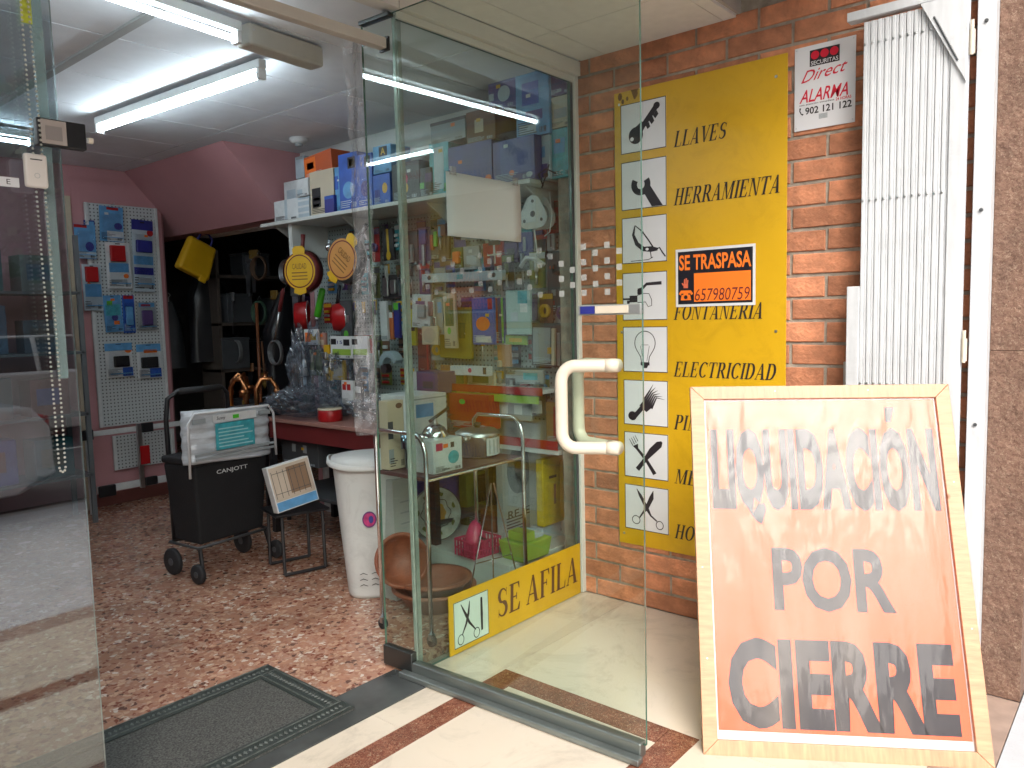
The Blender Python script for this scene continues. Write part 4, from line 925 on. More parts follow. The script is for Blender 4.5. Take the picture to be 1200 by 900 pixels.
# visible underside panel
MB().box(-.32,-.001,4.66,4.70,1.9,2.117).build('end_panel', mat('shelf_white'), us)
ZSH = 2.143; XS = 3.14
def shelf_item(name, label, cat, px, body, prints=(), d=.16, z=ZSH, X=XS, **k):
    return pack(name, label, cat, px, 'X', X, d, body, prints, z=z, **k)
WB_ = 'white boxes stacked at the far end of the wall shelf'
shelf_item('white_carton','low wide white box at far end of upper shelf','box',(321,234,349,255),CARDW,[('tape_seam',.45,0,.55,1,PALE)])
shelf_item('white_carton','small white box standing behind the low wide one','box',(333,212,350,250),CARDW,[('label_print',.2,.5,.8,.8,PALE)],X=3.3,d=.1)
shelf_item('white_roll','short white ribbed roll beside low white box','roll',(349,231,362,250),PALE,[('rib_band',0,.2,1,.3,CARDW),('rib_band',0,.5,1,.6,CARDW),('rib_band',0,.8,1,.9,CARDW)],d=.06,bodyname='roll_body')
pack('white_carton','white square box on top of the ribbed roll','box',(347,209,361,230),'X',XS,.1,CARDW,[('label_print',.1,.1,.5,.4,PALE)])
pack('white_bottle','tall pale bottle standing behind the orange box','bottle',(346,183,356,209),'X',3.3,.05,PALE,[('cap_band',.1,.85,.9,.99,GREYC)],bodyname='bottle_body')
pack('orange_carton','tilted orange red box topmost on the far stack','box',(357,179,389,206),'X',XS+.04,.16,mat('orange_card',(.50,.09,.02),.5),[('side_print',.0,.1,.42,.9,ORANGE),('logo_print',.1,.4,.35,.7,RED)],tilt=-.08)
shelf_item('cream_carton','tall cream box with black photo panel on upper shelf','box',(363,199,393,248),CREAMB,[('photo_panel',.08,.18,.42,.62,BLACK),('stripe_print',.1,.2,.38,.26,CARDW),('stripe_print',.14,.34,.4,.4,CARDW)])
shelf_item('blue_canister','short bright blue canister before cream box','canister',(380,229,391,247),DBLUE,[('cap_band',.05,.8,.95,.98,BLUE)],d=.05,X=3.115,bodyname='can_body')
shelf_item('blue_carton','blue box with yellow badge, left of film strip','box',(397,179,419,244),BLUE,[('badge',.5,.72,.9,.92,INK),('badge_mark',.58,.76,.82,.88,YPL),('photo_print',.2,.2,.8,.5,SKYB,'o')])
shelf_item('blue_carton','narrow blue box beside the cream box, far side','box',(391,196,398,244),SKYB,[('label_print',.2,.5,.8,.8,BLUE)])
shelf_item('blue_carton','blue box with yellow badge seen through film strip','box',(419,180,436,240),BLUE,[('badge',.5,.75,.9,.95,INK),('photo_print',.2,.2,.8,.5,DBLUE,'o')])
shelf_item('pale_blue_carton','pale blue box with black and yellow A badge','box',(437,170,458,203),SKYB,[('badge',.35,.6,.8,.95,INK),('badge_letter',.45,.65,.7,.9,YPL,'t:A')],z=None)
shelf_item('blue_bag','blue bag with lemon round print below A badge box','bag',(437,204,457,237),BLUE,[('lemon_print',.55,.35,.85,.7,YPL,'o'),('label_print',.1,.1,.4,.5,DBLUE)])
shelf_item('dark_carton','dark box with green corner right of glass edges','box',(492,196,508,232),DGREY,[('corner_print',.0,.3,.3,.5,GREEN),('label_print',.4,.5,.9,.8,PURP)])
shelf_item('dark_carton','dark box with coloured flower print left of teal bag','box',(459,190,491,234),DGREY,[('flower_print',.3,.4,.6,.7,MAG,'o'),('flower_print',.45,.2,.6,.45,YPL,'o')])
shelf_item('teal_bag','teal and white bag behind top corner of paper','bag',(503,166,526,228),TEAL,[('label_print',.25,.1,.75,.9,PALE),('small_mark',.7,.05,.95,.2,GREEN)])
shelf_item('grey_box','grey lidded box lying above the teal bag','box',(504,140,545,166),GREYC,[('lid_band',0,.85,1,1,DGREY)],z=None,d=.2)
shelf_item('brown_box','dim brown box next to grey lidded box','box',(546,128,580,166),BROWN,[('label_print',.3,.3,.6,.7,CREAMB)],z=None,d=.2)
shelf_item('navy_case','large navy case with orange round badge above paper','case',(524,168,576,226),DBLUE,[('badge',.85,.1,.98,.25,ORANGE,'o'),('label_print',.4,.08,.6,.14,PALE)],d=.22)
shelf_item('navy_case','second navy case nearest the window on shelf','case',(577,162,626,221),DBLUE,[('badge',.4,.15,.52,.28,ORANGE,'o'),('logo_print',.8,.06,.95,.18,PALE,'o')],d=.22)
shelf_item('blue_pack','dark blue pack with white grid print near ceiling','box',(572,86,604,128),DBLUE,[('grid_print',.35,.2,.8,.65,PALE,'o'),('small_print',.02,.3,.2,.5,PALE)],z=None,d=.25,X=3.2)
shelf_item('blue_pack','tall mid blue pack reaching the ceiling by window','box',(604,84,643,160),SKYB,[('photo_print',.2,.5,.7,.85,BLUE),('text_print',.3,.25,.8,.4,DBLUE),('photo_print',.1,.05,.6,.2,PALE)],z=None,d=.3,X=3.2)
shelf_item('blue_pack','pale lower pack beneath the tall mid blue pack','box',(618,160,644,216),PALE,[('text_print',.2,.5,.8,.75,SKYB),('text_print',.1,.05,.9,.35,DBLUE)],d=.3,X=3.2)
shelf_item('teal_pack','teal pack with white base by window frame','box',(644,150,670,216),TEAL,[('text_print',.2,.05,.6,.15,CARDW,'t:A.C'),('photo_print',.2,.5,.7,.8,SKYB)],d=.3,X=3.22)
shelf_item('grey_carton','dim cream box under dark purple case near frame','box',(644,112,669,149),CREAMB,[('label_print',.2,.3,.8,.6,GREYC)],z=None,d=.3,X=3.22)
shelf_item('purple_case','dark purple case tight under the ceiling by frame','case',(641,78,669,111),PURP,[('latch',.4,.1,.6,.2,GREYC)],z=None,d=.26,X=3.22)
shelf_item('white_tub','row of pale tubs on shelf behind navy cases','tub',(530,146,570,172),GREYC,[('label_print',.1,.2,.4,.8,TEAL),('label_print',.5,.2,.9,.8,PALE)],z=None,d=.1,X=3.36)
ws = empty('black_wire_bundle', at(640,205,X=3.14), 0, 'black wire clips at near end of upper shelf', 'clips')
MB().tube([(0,-.06,0),(0,0,.03),(0,.05,.01),(0,.02,-.05)], .004, 6).tube([(0,-.02,.05),(0,0,0),(0,.03,-.06)], .004, 6).build('wire', BLACK, ws)
MB().ball((0,0,0), .012, 5).build('clip', BLACK, ws)

# ------------------------------------------------------------------ pegboard on the side wall and hanging goods
pg = empty('side_pegboard', (XR-.02,3.6,.85), -PI/2, 'teal grey perforated board covering the right hand shop wall', 'pegboard')
MB().box(-1.22,1.22,0,.012,0,1.26).build('perforated_sheet', PEGR, pg)
for x in (-.6,0,.6): MB().box(x-.012,x+.012,-.004,-.0005,0,1.26).build('upright_rail', STEEL, pg)
# cable reel
rl = empty('cable_reel', at(627,251,X=3.24), -PI/2, 'white three lobed cable reel hanging below the upper shelf', 'cable reel')
q = []
for k in range(48):
    a = 2*PI*k/48; r = .088*(1+.13*math.cos(3*(a-PI/2))); q.append((r*math.cos(a), r*math.sin(a)))
MB().prism(q, -.02, -.012).build('side_plate', BINW, rl, bev=.003); MB().prism(q, .05, .058).build('side_plate', BINW, rl, bev=.003)
MB().lathe([(.055,-.012),(.055,.05)], (0,0,0), 24, axis='Y').build('drum', GREYC, rl)
MB().lathe([(.0001,-.0215),(.016,-.0212),(.016,-.0202)], (0,0,0), 16, axis='Y').build('hub_hole', BLACK, rl)
for a in (90,210,330): MB().lathe([(.0001,-.0215),(.009,-.0212),(.009,-.0202)], (.066*math.cos(math.radians(a)),0,.066*math.sin(math.radians(a))), 12, axis='Y').build('plate_hole', DGREY, rl)
MB().tube([(.0,-.01,-.08),(.01,-.01,-.15),(.02,-.015,-.22)], .004, 6).tube([(.1,0,.1),(.11,0,-.02),(.095,0,-.1),(.06,0,-.12)], .003, 6).build('cable', CARDW, rl, smooth=True)
MB().tube([(-.09,-.02,-.27),(-.04,-.03,-.225),(.02,-.03,-.235),(.07,-.02,-.27)], .012, 8).build('plug_cord', CARDW, rl, smooth=True)
XH = 3.40
G2 = 'goods hanging on the side pegboard'
def hang(name, label, cat, px, body, prints=(), d=.02, X=XH, **k):
    return pack(name, label, cat, px, 'X', X, d, body, prints, group=None, **k)
hang('yellow_strap','black strap with bright yellow cord below upper shelf end','strap',(449,268,461,305),BLACK,[('yellow_cord',.4,.0,.6,1,YPL),('knot',.3,0,.7,.3,YPL,'o')],bodyname='strap_web')
hang('tool_card','dark tool card with violet handles right of glass edges','tool',(473,270,490,312),DGREY,[('handle',.2,.3,.35,.8,PURP,'b'),('handle',.6,.1,.75,.6,GREYC,'b')],bodyname='card')
hang('tool_card','blue grey tool card with steel shears','tool',(491,266,504,312),PURP,[('blade',.4,.0,.6,.55,STEEL,'b'),('handle',.2,.55,.8,.95,DBLUE,'b')],bodyname='card')
hang('tool_card','red and green handled screwdriver card','tool',(505,268,514,304),DGREY,[('handle',.1,.3,.5,.8,RED,'b'),('handle',.55,.4,.95,.9,GREEN,'b')],bodyname='card')
hang('brown_pouch','brown leather pouch left of the paper sheet','pouch',(514,262,526,312),BROWN,[('flap',.05,.7,.95,.98,WOODD,'b')],bodyname='pouch_body')
hang('orange_handle_tool','orange handled tool peeping under paper sheet','tool',(528,290,542,314),OLIVE,[('handle',.3,.2,.9,.8,ORANGE,'b')],bodyname='card')
hang('grey_tool_card','pale green card hanging under middle of paper','card',(543,288,562,316),GREYC,[('print',.2,.2,.8,.6,PALE)],bodyname='card')
hang('red_tool','bright red tool hanging under right of paper','tool',(567,284,590,312),RED,[('white_band',.5,.1,.6,.9,CARDW),('white_band',.2,.45,.9,.52,CARDW)],bodyname='tool_body')
hang('purple_card','dim purple card between red tool and reel','card',(591,284,606,308),PURP,[('print',.2,.3,.8,.7,DGREY)],bodyname='card')
hang('navy_box','dark navy box hanging below cable reel','box',(608,272,624,300),DBLUE,[('gleam',.3,.2,.5,.8,GREYC)],bodyname='box_body')
hang('black_box','black box hanging right below cable reel','box',(626,268,640,302),BLACK,[('edge',.0,.0,.06,1,GREYC)],bodyname='box_body')
hang('grey_case','dark grey narrow case above the small white squares','case',(642,296,657,368),DGREY,[('red_mark',.2,.15,.5,.22,RED),('label_print',.3,.3,.6,.4,GREYC)],bodyname='case_body')
hang('grey_plate','pale grey plate hanging beside navy box','plate',(641,270,650,294),GREYC,[('slot',.4,.2,.6,.8,DGREY)],bodyname='plate_body')
hang('wall_level','long pale blue level bar mounted across the pegboard','level',(487,319,590,330),PALE,[('vial',.08,.3,.13,.8,INK,'o'),('vial',.88,.3,.93,.8,INK,'o'),('vial',.46,.25,.54,.75,TEAL)],X=3.34,d=.03,bodyname='bar')
hang('chrome_clip_strip','strip of chrome clips left below the level bar','clips',(447,322,478,350),DGREY,[('clip',.1,.1,.3,.9,STEEL,'b'),('clip',.4,.2,.6,.8,STEEL,'b'),('clip',.7,.1,.9,.9,CHROME,'b')],bodyname='strip')
hang('white_bag','crumpled white bag hanging under left of level','bag',(482,345,503,384),CARDW,[('gleam',.4,.3,.8,.7,GREYC,'b'),('print',.2,.7,.7,.8,PURP)],X=3.30,tilt=.08,bodyname='bag_body')
hang('steel_ladle_pack','clear pack with steel utensils beside white bag','utensil pack',(500,350,519,392),GREYC,[('utensil',.2,.5,.6,.95,CHROME,'b'),('utensil',.5,.1,.7,.5,CHROME,'b'),('tag',.7,.6,.95,.9,SKYB)],X=3.32,bodyname='card')
hang('sand_pack','sand coloured long pack with green dot','pack',(520,343,534,408),CREAMB,[('green_dot',.3,.25,.6,.38,GREEN,'o'),('window',.15,.4,.85,.9,OLIVE)],X=3.32,bodyname='card')
hang('olive_board','olive yellow cutting board behind blue pack','board',(515,360,551,420),mat('olive_yellow',(.30,.26,.02),.5),[('handle_hole',.6,.4,.8,.7,OLIVE)],X=3.38,bodyname='board_body')
hang('blue_wheel_pack','blue pack with big orange disc in middle of wall','pack',(553,349,579,404),BLUE,[('orange_disc',.18,.3,.82,.6,ORANGE,'o'),('lettering_band',.15,.05,.85,.18,CARDW),('red_mark',.75,.75,.95,.98,RED)],X=3.3,bodyname='card')
hang('slim_books','slim red and blue packs right of the blue disc pack','pack',(580,349,591,402),DBLUE,[('stripe',.1,0,.35,1,RED),('stripe',.7,0,.9,1,GREEN)],X=3.36,bodyname='card')
hang('pale_cloth_pack','pale mint cloth pack with turquoise loop','cloth',(592,340,621,392),mat('mint_cloth',(.36,.50,.47),.7),[('turquoise_loop',.5,.7,.9,.98,TEAL),('label_print',.2,.3,.5,.5,PALE),('ribbon',.6,.5,.9,.7,CARDW)],X=3.33,bodyname='cloth_body')
hang('lime_pouch','lime yellow pouch below pale cloth','pouch',(592,393,616,404),LIME,[('print',.2,.3,.8,.7,YPL)],X=3.36,bodyname='pouch_body')
hang('wooden_brush','orange brown wooden brush hanging below pouch','brush',(583,404,598,430),mat('honey_wood',(.42,.20,.06),.5),[('bristles',.1,.0,.4,.3,CREAMB,'b')],X=3.34,bodyname='brush_body')
hang('knife_set_card','dark card of kitchen knives beside the window frame','knife card',(620,379,669,430),DGREY,[('photo_print',.05,.1,.5,.9,GREYC),('knife',.58,.05,.66,.9,CREAMB,'b'),('knife',.72,.05,.8,.8,STEEL,'b'),('knife',.86,.05,.94,.9,CREAMB,'b'),('yellow_label',.42,.3,.55,.45,YPL),('blade_print',.25,.55,.5,.7,CARDW,'o')],X=3.34,bodyname='card')
hang('mint_box','flat mint coloured box below the knife card','box',(604,434,636,450),GREYC,[('label_print',.3,.3,.8,.8,TEAL)],X=3.3,bodyname='box_body')
hang('white_roll_pack','white roll with pink dot lying above red shelf','roll',(527,429,570,440),CARDW,[('pink_dot',.5,.3,.6,.8,MAG,'o'),('dark_end',.9,.2,.98,.9,INK)],X=3.24,d=.05,bodyname='roll_body')
hang('honey_frame','honey brown frame behind white roll','frame',(515,428,546,462),mat('honey_wood'),[('opening',.35,.15,.95,.75,OLIVE)],X=3.32,bodyname='frame_body')
hang('green_vase_pack','beige pack with photograph under the olive board','pack',(546,436,580,452),CREAMB,[('photo_print',.2,.2,.8,.8,OLIVE)],X=3.34,bodyname='card')
hang('white_tube','white tube hanging between film and glass edges','tube',(446,353,454,398),CARDW,[('cap_band',.1,0,.9,.1,GREYC)],X=3.3,bodyname='tube_body')
hang('blue_marker','blue stick with green cap next to white tube','stick',(461,355,468,396),DBLUE,[('green_cap',.1,.8,.9,1,GREEN)],X=3.3,bodyname='stick_body')
hang('orange_marker','orange brown sticks beside white tube','stick',(455,366,461,398),mat('rust_orange',(.45,.12,.03),.5),[('white_band',.1,.8,.9,1,CARDW)],X=3.32,bodyname='stick_body')
hang('yellow_strip','yellow strip right of the glass edges','strip',(479,362,487,405),mat('pure_yellow',(.5,.45,.02),.5),[('black_mark',.1,.4,.9,.5,INK)],X=3.34,bodyname='strip_body')
hang('dark_red_board','dark red tall board left of olive board','board',(489,386,502,440),DRED,[('edge',.85,0,1,1,RED)],X=3.38,bodyname='board_body')
hang('round_beige_pad','round beige pad in front of the dark red board','pad',(495,382,512,404),CREAMB,[('pad_face',.1,.1,.9,.9,mat('pad_beige',(.40,.36,.28),.6),'o')],X=3.28,bodyname='pad_body')
# rows of small carded goods filling the pegboard
random.seed(77)
ordn = ['first','second','third','fourth','fifth','sixth','seventh','eighth','ninth','tenth','eleventh','twelfth','thirteenth','fourteenth','fifteenth','sixteenth','seventeenth','eighteenth']
kinds = [('hook_card','card of hooks'),('plug_card','card of plugs'),('tool_card','carded hand tool'),('tape_card','card with round tape'),('handle_card','tool with coloured grip')]
pal = [('navy',DBLUE),('black',BLACK),('teal',TEAL),('white',CARDW),('red',RED),('olive',OLIVE),('grey',GREYC),('yellow',YPL),('brown',BROWN),('purple',PURP),('pale blue',SKYB),('charcoal',DGREY)]
def small_goods(row, y0, y1, z, n, hlo, hhi, X=3.43):
    for k in range(n):
        yy = y0+(y1-y0)*(k+.5)/n+random.uniform(-.012,.012); h_ = random.uniform(hlo,hhi); w_ = min(abs(y1-y0)/n*.86, random.uniform(.05,.11)); kn, kl = random.choice(kinds); cn, cm = random.choice(pal); c2n, c2 = random.choice([p for p in pal if p[0] != cn])
        o = empty(kn, (X-random.uniform(0,.05), yy, z-h_), -PI/2+random.uniform(-.15,.15), f'{cn} {kl}, {c2n} print, {ordn[k]} from window, {row}', 'hardware card', None)
        if kn == 'handle_card':
            MB().tube([(0,0,h_),(0,0,h_*.55)], [.016,.012], 10).build('grip', cm, o, smooth=True); MB().tube([(0,0,h_*.56),(0,0,0)], [.006,.004], 8).build('shaft', STEEL, o, smooth=True)
            MB().box(-w_*.3,w_*.3,.004,.007,h_*.7,h_*1.05).build('hang_tag', c2, o)
        else:
            MB().box(-w_/2,w_/2,0,.003,0,h_).build('card', cm, o)
            MB().box(-w_/2,w_/2,-.0012,-.0002,h_*.8,h_*.97).build('header_print', c2, o)
            if kn == 'tape_card': MB().lathe([(w_*.2,-.02),(w_*.36,-.02),(w_*.36,-.002),(w_*.2,-.002)], (0,0,h_*.42), 18, axis='Y', cap=False).build('tape', c2, o, smooth=True)
            elif kn == 'tool_card': MB().tube([(0,-.012,h_*.1),(0,-.012,h_*.45)], .007, 8).build('tool_shaft', STEEL, o, smooth=True); MB().tube([(0,-.012,h_*.45),(0,-.012,h_*.75)], .012, 8).build('tool_grip', c2, o, smooth=True)
            else:
                for j in range(3): MB().box(-w_*.3,w_*.3,-.014,-.001,h_*(.12+.2*j),h_*(.24+.2*j)).build('product', STEEL if j % 2 else c2, o, bev=.003)
        MB().tube([(0,.02,h_+.006),(0,-.04,h_+.006),(0,-.048,h_+.014)], .0018, 5).build('hook', STEEL, o)
small_goods('top pegboard row', 2.50, 4.35, 2.06, 17, .14, .24)
small_goods('second pegboard row', 2.50, 4.60, 1.80, 18, .13, .21)
small_goods('third pegboard row', 2.46, 4.65, 1.57, 18, .12, .20)
small_goods('fourth pegboard row', 2.46, 4.65, 1.34, 18, .12, .19)
small_goods('lowest pegboard row', 2.46, 4.65, 1.12, 18, .10, .17)
# tape roll: silver arch
tp = empty('silver_tape_roll', at(455,432,X=3.1), -PI/2, 'curved silver blue tape dispenser left of the glass edges', 'tape')
q = []; 
for k in range(13): a = PI*(.15+.75*k/12); q.append((.09*math.cos(a)+.03, .11*math.sin(a)))
for k in range(13): a = PI*(.9-.75*k/12); q.append((.055*math.cos(a)+.03, .07*math.sin(a)))
MB().prism(q, -.03, .03).build('dispenser_shell', mat('silver_blue',(.35,.45,.50),.3,.3), tp, bev=.003); MB().lathe([(.03,-.02),(.03,.02)], (-.02,0,.0), 16, axis='Y').build('tape_core', INK, tp)

# left part of wall seen through the open doorway
def pan(px, r, label, M, rz):
    o = empty('frying_pan', at(*px, X=3.10), -PI/2+rz, label, 'frying pan')
    MB().lathe([(r*1.02,0),(r*1.12,.05),(r*1.16,.052),(r*1.05,-.006),(.001,-.006)], (0,0.0,0), 30, axis='Y', cap=False).build('pan_body', DRED if M is YPL else DGREY, o, smooth=True)
    MB().lathe([(r*1.17,.05),(r*1.19,.054),(r*1.17,.058)], (0,0,0), 30, axis='Y', cap=False).build('steel_rim', CHROME, o, smooth=True)
    Flat(-.0085).disc(0,0,r*.98).build('round_label', M, o); Flat(-.0095).ring(0,0,r*.86,r*.86,.008,0,360,36).build('label_ring', DRED, o)
    sans_text('CALIDAD', -r*.45, r*.45, r*.12, r*.42, mat('label_ink',(.2,.10,.02),.5), o, -.0105, .005); 
    F = Flat(-.0105)
    for k in range(3): F.rect(-r*.5,r*.5,-r*.1-k*r*.18,-r*.04-k*r*.18)
    F.build('label_lines', mat('label_ink'), o)
    MB().prism([(-.045,r*.9),(.045,r*.9),(.05,r*1.18),(.03,r*1.35),(-.03,r*1.35),(-.05,r*1.18)], -.012,-.008).build('label_tab', YPL, o)
    MB().prism([(-.045,-r*.9),(.045,-r*.9),(.05,-r*1.15),(.0,-r*1.28),(-.05,-r*1.15)], -.012,-.008).build('label_tab', YPL, o)
    MB().tube([(0,.03,r*1.1),(0,.045,r*1.6),(0,.05,r*2.0)], [.016,.013,.016], 10).build('pan_handle', DRED if M is YPL else BLACK, o, smooth=True)
    return o
pan((352,318), .125, 'hanging frying pan with round bright yellow label', YPL, .35)
p2 = pan((402,304), .135, 'hanging frying pan with round orange brown label half behind film', mat('label_orange',(.55,.25,.06),.45), .1)
p2.rotation_euler = (Matrix.Rotation(-PI/2+.1,3,'Z') @ Matrix.Rotation(.7,3,'Y')).to_euler()
def handled(name, label, cat, px, M, rz=0, r=.012, X=3.3, M2=None, k2=.5):
    (x0,y0,x1,y1) = px; a = at(x0,y0,X=X); b2 = at(x1,y1,X=X); o = empty(name, b2, 0, label, cat); d = a-b2
    MB().tube([(0,0,0), d*k2*.5, d*k2], [r*.8,r*.75,r*.7], 10).build('shaft', M2 or STEEL, o, smooth=True)
    MB().tube([d*k2, d*(k2+.03), d*.96, d], [r*.8,r*1.3,r*1.15,r*.7], 10).build('grip', M, o, smooth=True); return o
handled('steel_sharpener','knife sharpening rod with dark red grip left of yellow pan','sharpener',(332,338,322,398),DRED,k2=.55)
handled('green_brush','bright green handled brush hanging between the pans','brush',(378,338,371,375),mat('bright_green',(.08,.55,.03),.35),r=.02,k2=.1)
def redpan(px, label):
    o = empty('red_saucepan', at(*px,X=3.3), -PI/2-.75, label, 'saucepan')
    MB().lathe([(.105,.085),(.10,.084),(.085,.0),(.001,0),(.001,-.004),(.09,-.004),(.108,.088)], (0,0,0), 26, axis='Y', cap=False).build('pan_body', RED, o, smooth=True)
    MB().lathe([(.105,.085),(.112,.088),(.108,.092)], (0,0,0), 26, axis='Y', cap=False).build('steel_rim', CHROME, o, smooth=True)
    MB().tube([(0,.03,.09),(0,.05,.22)], [.014,.012], 10).build('pan_handle', BLACK, o, smooth=True)
redpan((347,370), 'red saucepan hanging under the yellow labelled pan'); redpan((391,372), 'red saucepan hanging right of the green brush')
hang('utensil_card','white and orange utensil card in front of red saucepan','card',(357,386,371,404),CARDW,[('photo_print',.1,.2,.5,.8,ORANGE),('photo_print',.5,.3,.9,.7,YPL)],X=3.2,bodyname='card')
ld = empty('white_spatula', at(357,440,X=3.2), -PI/2, 'white spatula hanging above the table clutter', 'spatula')
MB().tube([(0,0,.0),(0,0,.12)], [.03,.008], 8).tube([(0,0,.12),(0,0,.24)], .008, 8).build('spatula_body', CARDW, ld, smooth=True); MB().box(-.015,.015,-.003,.003,-.07,-.01).build('price_tag', PALE, ld)
hang('olive_bag','olive green slim bag beside white spatula','bag',(364,410,376,440),mat('olive_bag',(.09,.12,.06),.6),[('seam',.4,0,.5,1,DGREY)],X=3.22,bodyname='bag_body')
hang('yellow_card_strip','yellow strip of small parts cards','card strip',(380,404,387,446),YPL,[('part',.2,.2,.8,.4,CARDW,'b'),('part',.2,.6,.8,.8,STEEL,'b')],X=3.2,bodyname='card')
hang('battery_pack','white pack with black photos and green sweep','pack',(387,394,412,420),CARDW,[('photo_print',.04,.62,.28,.88,BLACK),('photo_print',.62,.58,.9,.86,BLACK),('green_sweep',.1,.15,.95,.42,LIME),('orange_sweep',.15,.15,.6,.34,ORANGE,'o'),('text_print',.34,.65,.58,.8,DBLUE,'t:15')],X=3.18,bodyname='card')
hang('battery_pack','second white pack with black photos behind film strip','pack',(413,394,430,420),CARDW,[('photo_print',.04,.62,.38,.88,BLACK),('green_sweep',.1,.15,.95,.42,LIME)],X=3.19,bodyname='card')
hang('yellow_screw_pack','yellow pack of screws under the white photo pack','pack',(388,422,404,445),YPL,[('window',.15,.2,.85,.8,CREAMB),('mark',.2,.82,.8,.94,INK)],X=3.2,bodyname='card')
hang('red_square_pack','white pack with two red squares above table','pack',(400,446,414,474),CARDW,[('red_square',.1,.6,.4,.85,RED),('red_square',.5,.6,.8,.85,RED)],X=3.12,bodyname='card')
hang('red_square_pack','dark and white pack right of two red squares pack','pack',(414,448,424,472),DGREY,[('white_print',.1,.5,.9,.8,CARDW)],X=3.14,bodyname='card')
hang('pink_glass','small pinkish pack between spatula and saucepans','pack',(372,390,381,410),mat('dusty_pink',(.38,.20,.16),.5),[('print',.2,.3,.8,.6,CREAMB)],X=3.24,bodyname='card')
hang('wire_whisk','tangled dark wires with green clip near film strip','wire',(398,352,412,396),DGREY,[('green_clip',.3,.0,.7,.2,GREEN,'o'),('loop',.2,.4,.8,.6,STEEL)],X=3.3,bodyname='wire_coil')
cb = empty('convex_bottle_light', at(386,290,X=3.2), 0, 'small bright silver bottle between the two labelled pans', 'bottle')
MB().ball((0,0,0), .028, 8).build('bottle_body', CHROME, cb, smooth=True); MB().tube([(0,0,.02),(0,0,.05)], .009, 8).build('cap', PALE, cb)

# ------------------------------------------------------------------ table with polythene, red tin, copper ware
tb = empty('display_table', (3.0,3.85,0), 0, 'dark red topped table along the right hand wall', 'table')
MB().box(-.10,.46,-.80,.85,.775,.80).build('tabletop', mat('table_edge',(.30,.15,.12),.5), tb, bev=.003)
MB().box(-.08,.44,-.78,.83,.66,.774).build('apron', DRED, tb)
for x in (-.07,.42):
    for y in (-.77,.82): MB().box(x-.02,x+.02,y-.02,y+.02,0,.659).build('leg', BLACK, tb)
MB().box(-.06,.42,-.75,.8,.28,.30).build('under_shelf', DGREY, tb)
pt_ = at(378,492,X=2.96); rt_ = empty('red_tin', (3.02,pt_.y,.801), 0, 'round red tin standing on the table edge', 'tin')
MB().lathe([(.075,0),(.078,.004),(.078,.07),(.075,.074)], (0,0,0), 30).build('tin_body', RED, rt_, smooth=True); MB().lathe([(.0001,.085),(.076,.085),(.08,.08),(.08,.0745)], (0,0,0), 30, cap=False).build('lid', CREAMB, rt_, smooth=True)
def crumple(name, label, cat, c, sx, sy, sz, M, seed, f=3.0, amp=.35, n=40):
    q = MB()
    for i in range(n+1):
        for j in range(n*2):
            a = PI*i/n; b2 = 2*PI*j/(n*2); d = Vector((math.sin(a)*math.cos(b2), math.sin(a)*math.sin(b2), math.cos(a)))
            r = 1+amp*NZ.noise(d*f+Vector((seed,0,0)))+amp*(.9*abs(NZ.noise(d*f*1.7+Vector((seed,3,0))))+.5*abs(NZ.noise(d*f*4.1+Vector((seed,9,0)))))
            q.v.append((d.x*sx*r, d.y*sy*r, max(-.0,(d.z*.5+.5)*sz*r)))
    for i in range(n):
        for j in range(n*2): q.f.append((i*n*2+j, i*n*2+(j+1)%(n*2), (i+1)*n*2+(j+1)%(n*2), (i+1)*n*2+j)); q.mi.append(0)
    o = q.build(name, M); o.location = c; return tag(o, label, cat)
crumple('polythene_heap','crumpled grey polythene spread over far end of table','plastic sheet',(3.05,4.45,.80),.16,.30,.16,POLY,1)
crumple('polythene_heap','crumpled grey polythene heap beside the red tin','plastic sheet',(3.14,3.62,.80),.16,.34,.15,POLY,5)
crumple('polythene_heap','dark polythene spilling over near corner of table','plastic sheet',(2.98,3.2,.76),.10,.16,.14,POLY,8)
crumple('plastic_bag','tall pale grey plastic bag standing at back of table','plastic bag',(3.22,4.62,.80),.12,.16,.52,POLY,12,amp=.28)
crumple('plastic_bag','smaller grey bag leaning right of the tall bag','plastic bag',(3.22,4.25,.80),.10,.13,.40,POLY,15,amp=.3)
def coil(px, X, label, s=1):
    o = empty('copper_fitting', at(*px,X=X), px[0]*1.7, label, 'copper ware', 'copper fittings left of the plastic bag')
    MB().tube([(0,.0,-.12*s),(0,.0,0),(0,-.03*s,.05*s),(0,-.08*s,.05*s),(0,-.11*s,0),(0,-.11*s,-.10*s)], .013*s, 10).build('pipe_bend', COPPER, o, smooth=True)
    MB().tube([(0,-.05*s,.05*s),(.05*s,-.06*s,.08*s),(.09*s,-.03*s,.03*s),(.08*s,0,-.06*s)], .011*s, 10).build('pipe_bend', COPPER, o, smooth=True); MB().tube([(-.04*s,-.11*s,-.02*s),(.04*s,-.11*s,-.02*s)], .017*s, 10).build('tee_joint', COPPER, o, smooth=True)
    MB().lathe([(.02*s,0),(.02*s,.03*s)], (0,0,-.13*s), 14).build('collar', mat('brass',(.6,.42,.12),.3,1), o)
coil((270,455),3.0,'copper pipe bend above the shopping trolley handle, left one',1.3); coil((286,452),3.1,'copper pipe bends beside the plastic bag, middle one',1.1); coil((300,455),3.05,'copper pipe bend touching the plastic bag, right one',1.3)
hstand = empty('copper_stand', (3.02,4.95,0), 0, 'dark stand carrying the copper fittings', 'stand')
MB().box(-.12,.16,-.10,.2,.82,.85).build('stand_top', DGREY, hstand); 
for x in (-.1,.14):
    for y in (-.08,.18): MB().box(x-.012,x+.012,y-.012,y+.012,0,.82).build('leg', BLACK, hstand)

